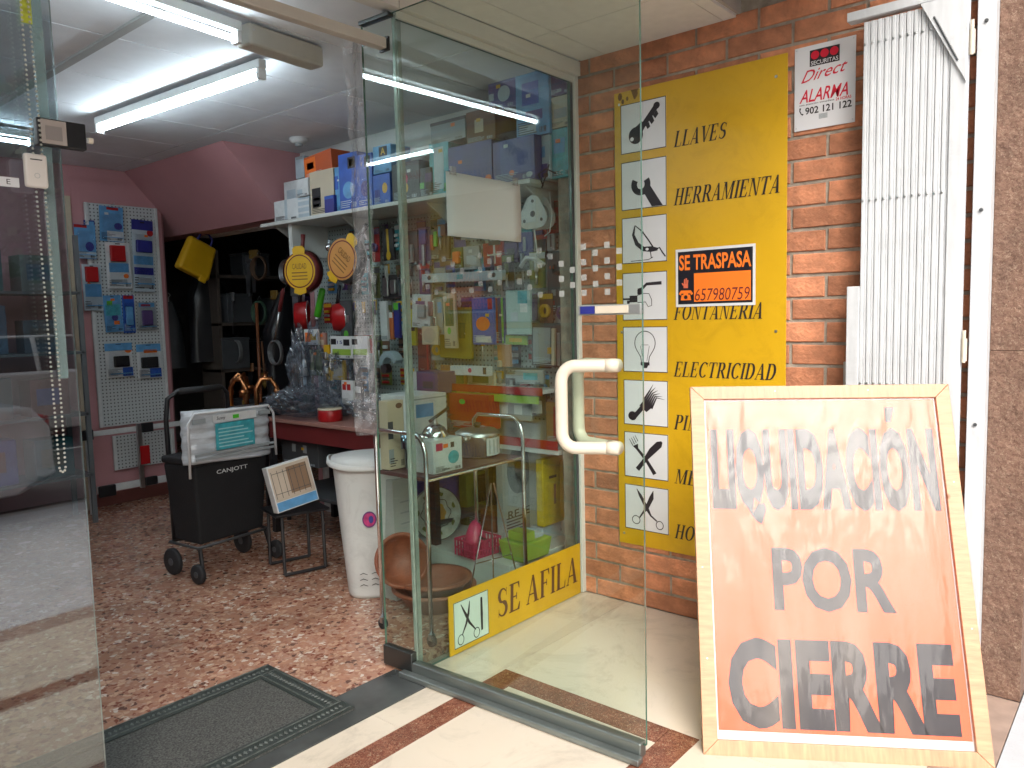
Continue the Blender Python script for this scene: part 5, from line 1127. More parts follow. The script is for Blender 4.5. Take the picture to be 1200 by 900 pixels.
# ------------------------------------------------------------------ shopping trolley
tr = empty('shopping_trolley', (2.30,4.27,0), .12, 'black folding shopping trolley with white quilted cover', 'shopping trolley')
MB().taper((0,0),.44,.24,.20,(0,0),.50,.30,.66).build('bag_body', mat('black_canvas',(.006,.0065,.008),.75,bump=.2,bscale=90), tr, bev=.02, seg=3)
MB().box(-.255,.255,-.16,.16,.655,.70).build('bag_flap', mat('black_canvas'), tr, bev=.015, seg=3)
sans_text('CANJOTT', -.11,.10,.585,.615, mat('silver_print',(.6,.62,.62),.4), tr, -.152, .01)
QW = mat('quilt_white', (.50,.54,.58), .35, var=.25, scale=9, bump=.5, bscale=14, stretch=(1,1,4), coat=.5)
q = MB(); n = 24
for j in range(n+1):
    z = .66+.30*j/n
    for i in range(31):
        u = -1+2*i/30; x = u*.296*(1-.05*max(0,j/n-.8)*3); y = -.176-.0045*math.sin(j*1.25)-.006*NZ.noise(Vector((u*2,z*40,5)))+.05*abs(u)**8*1.2-.006*NZ.noise(Vector((x*20,z*24,1)))
        q.v.append((x,y,z-.03*abs(u)**6*0-.012*math.sin(u*2)))
for j in range(n):
    for i in range(30): a = j*31+i; q.f.append((a,a+1,a+32,a+31)); q.mi.append(0)
cv = q.build('quilted_cover', QW, tr, smooth=True); sdm = cv.modifiers.new('s','SOLIDIFY'); sdm.thickness = .02; sdm.offset = -1
PIP = mat('piping_white',(.62,.64,.66),.4)
MB().tube([(-.29,-.17,.60),(-.288,-.175,.90),(-.25,-.18,.955),(.25,-.18,.95),(.288,-.175,.90),(.30,-.17,.64)], .0075, 8).build('piping', PIP, cv, smooth=True)
MB().box(-.13,.13,-.196,-.190,.735,.885).build('teal_label', TEAL, cv, bev=.001); 
F = Flat(-.197)
for k in range(6): F.rect(-.115,.115-.03*(k%3),.75+k*.02,.757+k*.02)
F.build('label_text', mat('pale_teal',(.35,.62,.66),.4), cv)
MB().box(-.14,.15,-.1905,-.187,.89,.935).build('brand_label', CARDW, cv); sans_text('Sunny', -.12,-.06,.90,.925, INK, cv, -.192, .01, .2)
MB().box(-.01,.03,-.1925,-.190,.902,.924).build('green_sticker', mat('bright_green'), cv)
for z, a in ((.715,-.26),(.69,-.26)): MB().box(a,.27,-.192,-.186,z,z+.014).build('cover_stripe', GREYC, cv)
for x in (-.24,.20): MB().box(x-.03,x+.05,-.194,-.188,.90,.925).build('corner_label', GREYC, cv)
MB().tube([(-.21,.14,.2),(-.21,.15,.9),(-.20,.14,1.02),(-.15,.12,1.06),(.15,.12,1.06),(.20,.14,1.02),(.21,.15,.9),(.21,.14,.2)], .014, 10).build('handle_frame', BLACK, tr, smooth=True)
MB().tube([(-.14,.12,1.06),(.14,.12,1.06)], .019, 12).build('grip', RUBBER, tr, smooth=True)
MB().tube([(-.24,-.13,.19),(.24,-.13,.19),(.24,.14,.19),(-.24,.14,.19)], .009, 8, closed=True).build('base_frame', DGREY, tr, smooth=True)
for s_ in (-1,1):
    MB().tube([(s_*.225,-.12,.19),(s_*.235,-.15,.08)], .012, 8).build('fork', BLACK, tr)
    wf_ = MB(); wf_.lathe([(.001,-.015),(.05,-.015),(.056,-.010),(.056,.010),(.05,.015),(.001,.015)], (s_*.27,-.16,.056), 24, axis='X'); w1 = wf_.build('wheel', RUBBER, tr, smooth=True)
    MB().lathe([(.001,-.018),(.018,-.018),(.018,.018),(.001,.018)], (s_*.27,-.16,.056), 12, axis='X').build('hub', DGREY, w1)
    w2 = MB().lathe([(.001,-.015),(.07,-.015),(.078,-.010),(.078,.010),(.07,.015),(.001,.015)], (s_*.24,.12,.078), 24, axis='X').build('wheel', RUBBER, tr, smooth=True)
    MB().lathe([(.001,-.018),(.022,-.018),(.022,.018),(.001,.018)], (s_*.24,.12,.078), 12, axis='X').build('hub', DGREY, w2)
MB().tube([(.225,-.12,.5),(.27,-.14,.56),(.26,-.14,.44)], .012, 8).build('side_strap', GREYC, tr)

# ------------------------------------------------------------------ boxed dish rack on folding stool
fs = empty('folding_stool', (2.56,3.88,0), -.25, 'black folding stool carrying the pictured white box', 'stool')
for s_ in (-1,1):
    MB().tube([(-.12,s_*.13,.012),(-.12,s_*.12,.34)], .010, 8).build('leg', BLACK, fs); MB().tube([(.12,s_*.13,.012),(.12,s_*.12,.34)], .010, 8).build('leg', BLACK, fs)
    MB().tube([(-.12,s_*.132,.012),(.12,s_*.132,.012)], .010, 8).build('foot_bar', BLACK, fs)
MB().box(-.16,.16,-.14,.14,.345,.362).build('seat', BLACK, fs, bev=.005)
hb2 = empty('rack_box', (2.47,3.70,.41), 0, 'tilted white box with brown clothes rack photo on stool', 'box')
hb2.rotation_euler = (Matrix.Rotation(-.20,3,'Z') @ Matrix.Rotation(-.15,3,'X') @ Matrix.Rotation(-.16,3,'Y')).to_euler()
MB().box(-.125,.125,0,.07,0,.26).build('carton', CARDW, hb2, bev=.003)
MB().box(-.118,.118,-.0015,-.0003,.06,.252).build('photo_panel', mat('photo_cream',(.50,.42,.33),.4,var=.15), hb2); MB().box(-.02,.10,-.0028,-.0016,.085,.235).build('cabinet_photo', mat('photo_brown',(.24,.15,.09),.5,var=.2), hb2)
F = Flat(-.003)
for k in range(7): F.rect(-.11+k*.034,-.107+k*.034,.075,.23)
F.rect(-.11,.10,.10,.103).rect(-.11,.10,.215,.218); F.build('rack_print', DGREY, hb2)
MB().box(-.118,.118,-.0015,-.0003,.006,.056).build('caption_band', SKYB, hb2)
st2 = pack('grey_toolbox','dim grey toolbox under the table behind stool','toolbox',(330,515,372,545),'X',3.0,.3,DGREY,[('latch',.3,.5,.4,.8,GREYC),('latch',.6,.5,.7,.8,GREYC)])
pack('blue_crate','blue crate on shelf under table by chrome trolley','crate',(412,508,444,528),'X',3.0,.3,BLUE,[('crate_slot',.1,.3,.4,.6,DBLUE),('crate_slot',.6,.3,.9,.6,DBLUE)])

# ------------------------------------------------------------------ white bin
wbn = empty('white_bin', (2.60,3.20,0), -.67, 'tall white plastic bin with round purple sticker', 'bin')
q = MB(); n = 40
def sup(r, a, e=.42): 
    c, s_ = math.cos(a), math.sin(a); return (r*abs(c)**e*(1 if c>0 else -1), r*abs(s_)**e*(1 if s_>0 else -1))
prof = [(.130,.0),(.133,.02),(.150,.25),(.168,.50),(.178,.66),(.180,.69),(.205,.695),(.208,.70),(.205,.722),(.196,.724)]
for r, z in prof:
    for k in range(n):
        a = 2*PI*k/n; x, y = sup(r*1.15, a, .7); q.v.append((x, y*.86, z + (.012*math.cos(2*a) if z > .68 else 0)))
for i in range(len(prof)-1):
    for k in range(n): q.f.append((i*n+k,i*n+(k+1)%n,(i+1)*n+(k+1)%n,(i+1)*n+k)); q.mi.append(0)
q.f.append(tuple(range(n))[::-1]); q.mi.append(0); q.build('bin_body', BINW, wbn, smooth=True)
MB().lathe([(.222,.70),(.215,.735),(.11,.748),(.0001,.75)], (0,0,0), 36, sy=.88, cap=False).build('lid', BINW, wbn, smooth=True)
F = Flat(0); F.disc(0,0,.036,.042).build('round_sticker', mat('sticker_purple',(.10,.02,.14),.4), wbn).location = (-.03,-.1725,.43)
F = Flat(-.001); F.disc(0,0,.030,.035).build('sticker_face', mat('sticker_pink',(.45,.03,.16),.4,var=.5,scale=40), wbn).location = (-.03,-.173,.43)
F = Flat(-.002); F.disc(.008,0,.012,.02).build('sticker_mark', DBLUE, wbn).location = (-.03,-.1733,.43)
for k in range(3):
    for x in (-.09,-.03,.045): Flat(0).stroke([(x,.055+k*.03,.003),(x+.018,.062+k*.03,.005),(x+.04,.052+k*.03,.003)]).build('wave_slot', DGREY, wbn).location = (0,-.1455,.02)

# ------------------------------------------------------------------ chrome serving trolley
ct = empty('chrome_trolley', (2.60,2.60,0), 0, 'chrome tube serving trolley with brown shelf behind window', 'serving trolley')
cx0, cx1, cy0, cy1 = -.33, .33, -.165, .165
for xx in (cx0, cx1):
    q = [(xx,cy0,.05),(xx,cy0,.84)]
    for k in range(1,8): a = PI/2*k/7; q.append((xx, cy0+.075*(1-math.cos(a)), .84+.105*math.sin(a)))
    q += [(xx,cy1-.03,.945),(xx,cy1,.915),(xx,cy1,.84),(xx,cy1,.05)]
    MB().tube(q, .0105, 10).build('end_frame', CHROME, ct, smooth=True)
MB().box(cx0+.012,cx1-.012,cy0+.004,cy1-.004,.735,.755).build('shelf', mat('shelf_maroon',(.13,.06,.06),.4), ct, bev=.004)
for y in (cy0,cy1): MB().tube([(cx0,y,.742),(cx1,y,.742)], .006, 8).build('side_rail', CHROME, ct)
for xx in (cx0,cx1):
    for y in (cy0,cy1):
        c_ = MB().lathe([(.001,-.01),(.024,-.01),(.026,0),(.024,.01),(.001,.01)], (xx,y,.026), 18, axis='X').build('castor', RUBBER, ct, smooth=True); MB().box(xx-.012,xx+.012,y-.01,y+.01,.03,.058).build('fork', STEEL, c_)
def on_trolley(name,label,cat,px,Y,d,body,prints,**k): return pack(name,label,cat,px,'Y',Y,d,body,prints,z=.756,**k)
on_trolley('press_carton','white carton with pink square and juicer drawing on trolley','box',(508,514,542,554),2.46,.12,CARDW,[('pink_square',.1,.68,.32,.9,MAG),('juicer_print',.5,.22,.88,.62,TEAL,'o'),('juicer_top',.6,.72,.72,.88,INK),('small_print',.28,.06,.55,.12,GREYC)])
pack('tall_carton','tall white carton with brown print left of glass edges','box',(455,469,474,545),'Y',2.70,.06,CREAMB,[('motif',.5,.88,.9,.96,BROWN,'o'),('side_print',.0,.1,.3,.3,GREYC),('side_print',.0,.45,.3,.7,DGREY),('dark_dot',.75,.35,.95,.45,INK,'o')],z=.757)
pack('big_carton','large white carton lying behind the chrome bowls','box',(484,462,524,512),'Y',2.99,.25,CARDW,[('motif',.1,.5,.6,.8,SKYB),('lid_line',0,.9,1,.93,GREYC)],z=.81)
# kettle and pots
kt = empty('steel_kettle', (2.44,2.55,.87), 0, 'shiny steel kettle on top of the pink square carton', 'kettle')
MB().lathe([(.045,0),(.062,.02),(.062,.05),(.045,.08),(.02,.095)], (0,0,0), 26).build('kettle_body', CHROME, kt, smooth=True); MB().lathe([(.022,.095),(.012,.105),(.010,.12),(.001,.124)], (0,0,0), 16).build('lid_knob', STEEL, kt, smooth=True)
MB().tube([(-.03,0,.11),(.03,0,.135),(.09,0,.16)], .008, 8).build('lever', BLACK, kt, smooth=True); MB().tube([(-.05,0,.03),(-.09,0,.05)], .012, 8).build('spout', CHROME, kt, smooth=True)
kt2 = empty('steel_mug', (2.34,2.62,.87), 0, 'bluish steel mug left of the kettle', 'mug'); kt2.location.z = .862
MB().lathe([(.035,0),(.036,.07),(.033,.07),(.032,.004)], (0,0,0), 22, cap=False).build('mug_body', mat('blue_steel',(.4,.55,.65),.15,1), kt2, smooth=True); MB().tube([(.035,0,.06),(.055,0,.045),(.035,0,.02)], .004, 6).build('handle', CHROME, kt2)
bxs = pack('kettle_base_carton','dark carton beneath the steel mug on trolley','box',(492,520,507,548),'Y',2.58,.1,DGREY,[('side_print',.2,.3,.8,.6,GREYC)],z=.756)
pc2 = empty('pressure_cooker', (2.80,2.62,.757), .2, 'wide steel pressure cooker with paper label on trolley', 'pan')
MB().lathe([(.100,0),(.108,.006),(.108,.105),(.112,.11)], (0,0,0), 34).build('cooker_body', CHROME, pc2, smooth=True)
MB().lathe([(.112,.111),(.112,.118),(.09,.135),(.03,.142),(.0001,.143)], (0,0,0), 34, cap=False).build('lid', STEEL, pc2, smooth=True); MB().lathe([(.014,.143),(.02,.165),(.001,.17)], (0,0,0), 14).build('lid_knob', BLACK, pc2, smooth=True)
MB().tube([(-.11,-.02,.108),(-.24,-.08,.122)], [.011,.014], 8).build('long_handle', STEEL, pc2, smooth=True)
q = MB()
for k in range(11):
    a = math.radians(-125+k*9); q.v += [(.1095*math.cos(a),.1095*math.sin(a),.012),(.1095*math.cos(a),.1095*math.sin(a),.098)]
for k in range(10): q.f.append((2*k,2*k+2,2*k+3,2*k+1)); q.mi.append(0)
q.build('paper_label', CARDW, pc2); 
q = MB()
for a0, a1 in ((-118,-114),(-104,-100),(-90,-84)):
    n0 = len(q.v)
    for a in (a0,a1): a = math.radians(a); q.v += [(.1099*math.cos(a),.1099*math.sin(a),.02),(.1099*math.cos(a),.1099*math.sin(a),.09)]
    q.f.append((n0,n0+2,n0+3,n0+1)); q.mi.append(0)
q.build('label_stripe', mat('label_grey',(.3,.32,.35),.5), pc2)

# ------------------------------------------------------------------ low platform behind the window and what stands on it
pfm = bx('display_platform', mat('platform_white',(.52,.55,.52),.5), (2.88,XR-.002,2.50,3.75,.0,.188), bev=.003); tag(pfm, 'low white display platform behind the window', 'platform')
ZP = .189
pt0 = empty('round_platter', (2.99,3.12,ZP+.0), 0, 'upright round platter with ochre centre behind chrome trolley', 'platter'); pt0.rotation_euler = (Matrix.Rotation(-.35,3,'Z') @ Matrix.Rotation(-.22,3,'X')).to_euler()
R_ = .152
MB().lathe([(.0001,0),(.09,.0),(.145,-.02),(.152,-.018),(.145,-.012),(.09,.008),(.0001,.008)], (0,0,R_), 40, axis='Y', cap=False).build('dish', mat('dish_cream',(.48,.50,.44),.3,var=.35,scale=20), pt0, smooth=True)
F = Flat(-.003); pts = []
for k in range(60): a = 2*PI*k/60; r = .088*(1+.07*math.cos(8*a)); pts.append((r*math.cos(a), R_+r*math.sin(a), .004))
F.stroke(pts+[pts[0]]).build('scalloped_line', INK, pt0)
F = Flat(-.002); F.poly([( (.062*(1+.06*math.cos(8*a)))*math.cos(a), R_+(.062*(1+.06*math.cos(8*a)))*math.sin(a)) for a in [2*PI*k/60 for k in range(60)]]).build('ochre_centre', mat('ochre',(.50,.28,.04),.4), pt0)
Flat(-.0225).ring(0,R_,.149,.149,.004,0,360,40).build('rim_line', INK, pt0)
for k in range(7):
    a = 2*PI*k/7+.3; Flat(-.012).disc(.117*math.cos(a),R_+.117*math.sin(a),.013,.018,12).build('leaf_print', OLIVE, pt0)
def basket(name, label, c, w_, d_, h_, M, rz=0):
    o = empty(name, c, rz, label, 'basket')
    MB().taper((0,0),w_*.86,d_*.86,0,(0,0),w_*.9,d_*.9,.01).build('basket_base', M, o)
    n = 11
    for i in range(n):
        for (ax,ay,bx2,by2) in ((-w_/2,-d_/2,w_/2,-d_/2),(-w_/2,d_/2,w_/2,d_/2)):
            u = i/(n-1); MB().box(ax+(bx2-ax)*u-.004,ax+(bx2-ax)*u+.004,ay-.0015,ay+.0015,.005,h_).build('rib', M, o)
    for i in range(7):
        for xx in (-w_/2,w_/2): u = i/6; MB().box(xx-.0015,xx+.0015,-d_/2+d_*u-.004,-d_/2+d_*u+.004,.005,h_).build('rib', M, o)
    MB().tube([(-w_/2,-d_/2,h_),(w_/2,-d_/2,h_),(w_/2,d_/2,h_),(-w_/2,d_/2,h_)], .006, 6, closed=True).build('rim', M, o); MB().tube([(-w_/2,-d_/2,h_*.5),(w_/2,-d_/2,h_*.5),(w_/2,d_/2,h_*.5),(-w_/2,d_/2,h_*.5)], .004, 6, closed=True).build('band', M, o)
    return o
c = at(572,652,Z=ZP); basket('magenta_basket','magenta plastic basket behind the SE AFILA sign',(c.x,c.y+.07,ZP),.19,.15,.09,MAG,-.1)
mc = empty('magenta_cone', (c.x-.01,c.y+.08,ZP+.012), 0, 'magenta cone shaped mould standing in magenta basket', 'mould'); MB().lathe([(.07,0),(.065,.06),(.03,.15),(.012,.17),(.0001,.172)], (0,0,0), 22).build('cone_body', MAG, mc, smooth=True); MB().tube([(-.03,-.06,.1),(.0,-.065,.08),(.05,-.05,.06)], .007, 6).build('dark_handle', INK, mc)
c = at(622,655,Z=ZP); 
lb = empty('lime_tray', (c.x+.02,c.y+.05,ZP), -.05, 'lime green tray box at front of display platform', 'tray')
MB().taper((0,0),.20,.15,0,(0,0),.23,.18,.10).build('tray_body', LIME, lb, bev=.008); MB().box(-.08,-.0,-.07,.05,.101,.15).build('lime_block', LIME, lb, bev=.006); MB().box(.01,.08,-.06,.06,.101,.13).build('grey_block', PALE, lb, bev=.006)
pack('sponge_pack','yellow bumpy sponge pack standing by the window frame','pack',(637,535,671,612),'Y',2.60,.05,mat('sponge_yellow',(.50,.36,.02),.6,var=.2,scale=30,bump=.5),[('text_mark',.2,.7,.45,.74,INK),('text_mark',.35,.3,.42,.6,BROWN),('ridge',.55,.05,.65,.95,YPL,'b'),('ridge',.75,.05,.85,.95,YPL,'b')],bodyname='sponge_body')
dc = pack('donut_card','grey card box with dark ring and RE JEGA lettering','box',(590,520,640,612),'Y',2.85,.05,GREYC,[('dark_ring',.1,.45,.62,1,mat('ring_blue',(.06,.09,.10),.4),'o'),('ring_hole',.27,.6,.47,.88,GREYC,'o'),('word_print',.1,.16,.95,.28,INK,'t:RE JEGA'),('word_print',.6,.02,.95,.12,INK,'t:ON')],z=ZP)
pack('white_dotted_box','pale box with black specks under the sponge pack','box',(636,612,671,640),'Y',2.62,.08,PALE,[('speck',.3,.3,.34,.4,INK),('speck',.6,.6,.64,.7,INK),('speck',.8,.3,.84,.4,INK)])
pack('olive_pack','olive green pack with dark photo behind the platter','pack',(547,552,588,602),'Y',3.2,.06,OLIVE,[('photo_print',.3,.4,.55,.95,INK),('photo_print',.6,.4,.9,.8,DGREY)],z=ZP)
pack('blue_folder','dark blue box under trolley shelf left of platter','box',(487,560,545,600),'Y',3.3,.1,DBLUE,[('print',.2,.2,.6,.6,PURP)])
pack('white_hamper','white hamper with embossed waves left of glass edges','hamper',(462,560,486,692),'Y',2.98,.12,mat('hamper_white',(.42,.45,.43),.5),[('wave_line',.35,.35+k*.09,.9,.362+k*.09,GREYC) for k in range(6)],z=.0,bodyname='hamper_body')
pack('brown_bowl_box','dark brown box behind the lime tray','box',(582,590,640,640),'Y',2.95,.12,WOODD,[('edge',.0,.9,1,1,BROWN)],z=ZP)
# red edged lower wall shelf
rs = empty('red_edged_shelf', (XR,2.95,0), 0, 'narrow wall shelf with red front edge above the trolley', 'shelf')
c = at(590,455,X=3.22); zsf = c.z
MB().box(-.26,-.002,-.42,.42,zsf-.02,zsf).build('shelf_board', CARDW, rs); MB().box(-.266,-.261,-.42,.42,zsf-.03,zsf+.012).build('red_edge', RED, rs); MB().box(-.272,-.267,-.40,.30,zsf-.075,zsf-.035).build('green_band', LIME, rs)
rs2 = empty('lower_wall_shelf', (XR,2.85,0), 0, 'pale lower wall shelf with red strip beside window frame', 'shelf'); c = at(650,528,X=3.24); z2 = c.z
MB().box(-.24,-.002,-.40,.45,z2-.025,z2).build('shelf_board', CARDW, rs2); MB().box(-.246,-.241,-.40,.40,z2+.002,z2+.05).build('red_strip', RED, rs2)
hang('red_gift_bag','bright red bag behind the white carton corner','bag',(524,462,572,502),RED,[('green_leaf',.3,.7,.45,.85,GREEN,'o'),('shadow_fold',.0,.0,.06,1,DRED)],X=3.16,d=.1,bodyname='bag_body')
hang('jar_row','row of glass jars with white labels on lower shelf','jars',(585,470,620,492),GREYC,[('label',.1,.2,.3,.8,CARDW),('label',.5,.3,.75,.8,CARDW),('lid',.1,.8,.35,.95,STEEL)],X=3.26,bodyname='jar_body')
hang('patterned_box','dark box with white line pattern behind jars','box',(600,462,640,486),DGREY,[('pattern',.2,.2,.5,.8,PALE),('pattern',.6,.1,.9,.7,CARDW)],X=3.36,bodyname='box_body')
hang('amber_box','amber brown box left of the pull handle','box',(640,472,668,520),mat('amber',(.35,.20,.05),.5),[('stripe',.3,.1,.4,.9,RED)],X=3.36,bodyname='box_body')
pack('purple_carton','dark purple carton with white spine left of honey frame','box',(484,436,513,463),'X',3.10,.15,PURP,[('spine',0,0,.15,1,CARDW),('faint_print',.4,.3,.8,.6,DGREY)],z=None)

# wire drying stand
wr = empty('wire_stand', (2.66,2.43,0), 0, 'thin wire stand with crossed legs behind SE AFILA sign', 'wire stand')
for x0_, x1_ in ((-.20,.02),(.02,.02),(.24,.04)): MB().tube([(x0_,0,.02),(x1_,0,.66)], .004, 6).build('leg', CHROME, wr)
MB().tube([(-.1,0,.3),(.16,0,.28)], .003, 6).build('cross_wire', CHROME, wr)

# terracotta pots
def pot(c, R, h, label, lean=0, group=None):
    o = empty('terracotta_bowl', c, 0, label, 'plant pot'); 
    if lean: o.rotation_euler = (lean, 0, -.55)
    MB().lathe([(.001,0),(R*.62,0),(R*.95,h*.85),(R*1.0,h*.85),(R*1.02,h),(R*.93,h),(R*.88,h*.8),(R*.55,h*.08),(.001,h*.08)], (0,0,0), 34, cap=False).build('bowl', TERRA, o, smooth=True)
    MB().lathe([(R*1.02,h*.86),(R*1.045,h*.9),(R*1.045,h*1.0),(R*1.01,h*1.01)], (0,0,0), 34, cap=False).build('rim_band', TERRA, o, smooth=True)
pot((2.62,2.78,.0), .205, .11, 'wide brown terracotta bowl on floor under chrome trolley'); pot((2.62,2.78,.035), .185, .12, 'terracotta bowl nested in the wide floor bowl')
pot((2.50,2.90,.24), .13, .10, 'terracotta dish propped upright in the nested bowl', 1.25)

# ------------------------------------------------------------------ shelving behind the left pane
lsu = empty('stock_shelving', (1.75,6.2,0), 0, 'dim metal shelving against back wall behind fixed pane', 'shelf unit')
DIMM = mat('shelving_metal',(.10,.11,.115),.5)
for z in (.35,.8,1.25,1.68): MB().box(-.6,.52,-.2,.2,z,z+.02).build('shelf_board', DIMM, lsu)
for x in (-.6,.5):
    for y in (-.2,.17): MB().box(x,x+.03,y,y+.03,0,2.1).build('upright', DIMM, lsu)
dk = lambda n,c: mat('stock_'+n, c, .5, var=.25)
cs = [dk('slate',(.04,.07,.10)),DBLUE,dk('teal',(.02,.09,.10)),dk('grey',(.14,.15,.15)),DGREY,DRED,dk('olive',(.06,.07,.04)),dk('blue',(.05,.10,.16))]; words_ = ['slate','navy','dark teal','dull grey','charcoal','dark red','olive','dusty blue']
random.seed(33); k = 0
for zi, zn in ((.372,'bottom'),(.822,'second'),(1.272,'third'),(1.702,'top')):
    for xi, xn in ((-.42,'left'),(-.08,'middle'),(.28,'right')):
        cm = cs[k % 8]; cn = words_[k % 8]; k += 1; hh = random.uniform(.18,.34)
        o = empty('stock_box', (1.75+xi,6.1,zi), random.uniform(-.1,.1), f'{cn} stock box at {xn} of {zn} shelf behind fixed pane', 'box')
        MB().box(-.13,.13,-.06,.12,0,hh).build('carton', cm, o, bev=.004); MB().box(-.09,.06,-.0615,-.0603,hh*.3,hh*.75).build('label_print', cs[(k+3)%8], o)
bt = empty('water_bottle', (1.50,6.02,1.272), 0, 'pale blue water bottle on shelving behind the chain', 'bottle')
MB().lathe([(.045,0),(.047,.01),(.047,.18),(.02,.24),(.015,.27)], (0,0,0), 18).build('bottle_body', PALE, bt, smooth=True); MB().lathe([(.018,.27),(.018,.295)], (0,0,0), 12).build('cap', DBLUE, bt)

# ------------------------------------------------------------------ street behind the viewer (seen only as reflections in the panes)
def car(c, rz, M, label, name='parked_car'):
    o = empty(name, c, rz, label, 'car', 'cars parked in the street')
    Lc, Wc = 4.2, 1.72
    prof = [(-2.1,.35),(-2.08,.75),(-1.95,.92),(-1.15,1.0),(1.05,1.0),(1.75,.92),(2.05,.72),(2.1,.36),(1.75,.22),(-1.8,.22)]
    q = MB(); secs = [(-.86,.93),(-.82,1),(0,1.0),(.82,1),(.86,.93)]
    for yy, s_ in secs: q.v += [(x*s_ if abs(x)>1.9 else x, yy, .22+(z-.22)*(1 if abs(yy)<.85 else .96)) for x, z in prof]
    n = len(prof)
    for i in range(4):
        for k in range(n): q.f.append((i*n+k,i*n+(k+1)%n,(i+1)*n+(k+1)%n,(i+1)*n+k)); q.mi.append(0)
    q.f += [tuple(range(n)), tuple(4*n+k for k in range(n))[::-1]]; q.mi += [0,0]
    q.build('body', M, o, smooth=False, bev=.05, seg=3)
    cab = [(-1.35,1.0),(-.75,1.42),(.35,1.45),(1.15,1.0)]; q = MB(); n = 4
    for yy, dx in ((-.78,0),(-.62,0),(.62,0),(.78,0)):
        top = 1 if abs(yy) < .7 else 0
        q.v += [(cab[0][0],yy,cab[0][1]),(cab[1][0],yy*(1 if top else .82),cab[1][1]),(cab[2][0],yy*(1 if top else .82),cab[2][1]),(cab[3][0],yy,cab[3][1])]
    q = MB(); B0 = [(-1.35,-.80,.99),(1.15,-.80,.99),(1.15,.80,.99),(-1.35,.80,.99)]; T0 = [(-.75,-.62,1.42),(.35,-.62,1.44),(.35,.62,1.44),(-.75,.62,1.42)]
    q.add(B0+T0, [(0,1,2,3),(4,5,6,7),(0,1,5,4),(1,2,6,5),(2,3,7,6),(3,0,4,7)]); q.build('windows', mat('car_glass',(.03,.035,.04),.05), o, bev=.03)
    MB().box(-.72,.32,-.60,.60,1.425,1.465).build('roof', M, o, bev=.02, seg=3)
    for s_ in (-1,1):
        for a, b2 in (((-1.35,.80,.99),(-.75,.62,1.42)),((1.15,.80,.99),(.35,.62,1.44)),((-.2,.80,.99),(-.2,.62,1.44))): MB().tube([(a[0],a[1]*s_,a[2]),(b2[0],b2[1]*s_,b2[2])], .03, 8).build('pillar', M, o)
        MB().box(.75,.95,s_*.86-.06,s_*.86+.06,1.0,1.12).build('wing_mirror', M, o, bev=.02)
        for xx in (-1.3,1.32):
            wh = MB().lathe([(.001,-.1),(.27,-.1),(.31,-.07),(.31,.07),(.27,.1),(.001,.1)], (xx,s_*.78,.31), 28, axis='Y').build('wheel', RUBBER, o, smooth=True)
            MB().lathe([(.001,-.11),(.19,-.11),(.19,.11),(.001,.11)], (xx,s_*.78,.31), 20, axis='Y').build('rim', STEEL, wh)
        MB().box(2.0,2.07,s_*.62-.18,s_*.62+.18,.62,.76).build('headlight', mat('lamp_clear',(.7,.72,.75),.1), o, bev=.02); MB().box(-2.09,-2.0,s_*.62-.16,s_*.62+.16,.68,.84).build('tail_light', RED, o, bev=.02)
SILV = mat('car_silver',(.68,.71,.76),.3,.3,coat=.8); 
car((.28,-3.28,-.12),PI,SILV,'silver blue car parked at kerb, mirrored in left pane')
car((-5.6,-3.3,-.12),0,mat('car_dark',(.04,.05,.07),.25,.3,coat=.8),'dark car parked further along the kerb behind')
car((3.5,-7.5,-.12),PI,mat('car_white',(.6,.6,.6),.3,0,coat=.8),'white car parked on the opposite side of street')
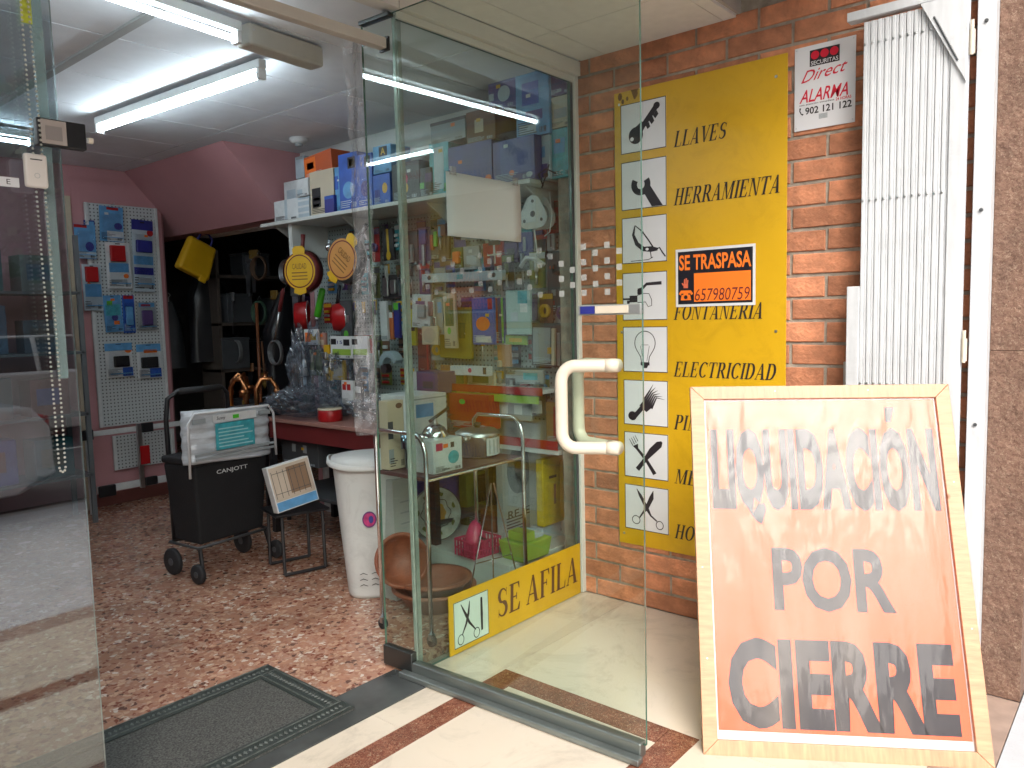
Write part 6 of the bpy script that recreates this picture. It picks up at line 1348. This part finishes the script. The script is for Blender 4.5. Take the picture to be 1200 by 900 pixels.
def house(x0, x1, y0, y1, h, M, label, st, rows):
    o = empty('street_building', ((x0+x1)/2,y1,0), 0, label, 'building'); w_ = x1-x0
    MB().box(-w_/2,w_/2,-(y1-y0),0,0,h).build('wall', M, o); MB().box(-w_/2-.2,w_/2+.2,-(y1-y0),.3,h+.01,h+.3).build('cornice', M, o)
    n = max(2,int(w_/2.6))
    for r in range(rows):
        for i in range(n):
            x = -w_/2+(i+.5)*w_/n; z = .3+r*3.1+(.9 if r else 0)
            wi = MB().box(x-.62,x+.62,-.05,.03,z,z+(1.5 if r else 2.3)).build('window', WHITE, o); MB().box(x-.54,x+.54,.031,.04,z+.08,z+(1.42 if r else 2.2)).build('pane', mat('far_glass',(.03,.04,.05),.08), wi)
            if r: MB().box(x-.8,x+.8,.041,.55,z-.25,z-.12).build('balcony', M, o)
house(-1.0,9.0,-22,-12.6,9.6,mat('render_brown',(.16,.11,.08),.85),'brown apartment block across the street','b',3)
house(9.1,20.0,-22,-12.8,12.8,mat('render_cream',(.36,.31,.24),.85),'cream apartment block right of the brown one','b',4)
house(-34.0,-20.0,-26,-14.5,6.2,mat('render_grey',(.30,.30,.30),.85),'low grey building far left across the street','b',2)
def tree(x, y, h, label):
    o = empty('street_tree', (x,y,0), 0, label, 'tree', 'trees along the opposite pavement')
    MB().tube([(0,0,0),(.05,0,h*.3),(0,.1,h*.55)], [.13,.10,.06], 10).build('trunk', mat('bark',(.09,.07,.05),.9), o, smooth=True)
    random.seed(int(x*10)); q = MB()
    for k in range(1500):
        d = Vector((random.gauss(0,1),random.gauss(0,1),random.gauss(0,.8))).normalized()*random.uniform(.45,1)
        lob = 1+.35*NZ.noise(d*2.2+Vector((x,0,0))); p = Vector((0,0,h*.68))+Vector((d.x*h*.27,d.y*h*.27,d.z*h*.3))*lob
        a = Vector((random.gauss(0,1),random.gauss(0,1),random.gauss(0,1))).normalized()*.11; b2 = a.orthogonal().normalized()*.08
        q.add([p-a,p+b2,p+a,p-b2],[(0,1,2,3)])
    q.build('crown', mat('leaf',(.06,.10,.03),.6,var=.3), o)
tree(-.5,-9.6,5.0,'leafy street tree opposite the shop, near the brown block'); tree(4.6,-9.8,5.6,'taller leafy street tree across from the shop'); tree(10.5,-9.6,5.0,'leafy street tree at right end of the row')
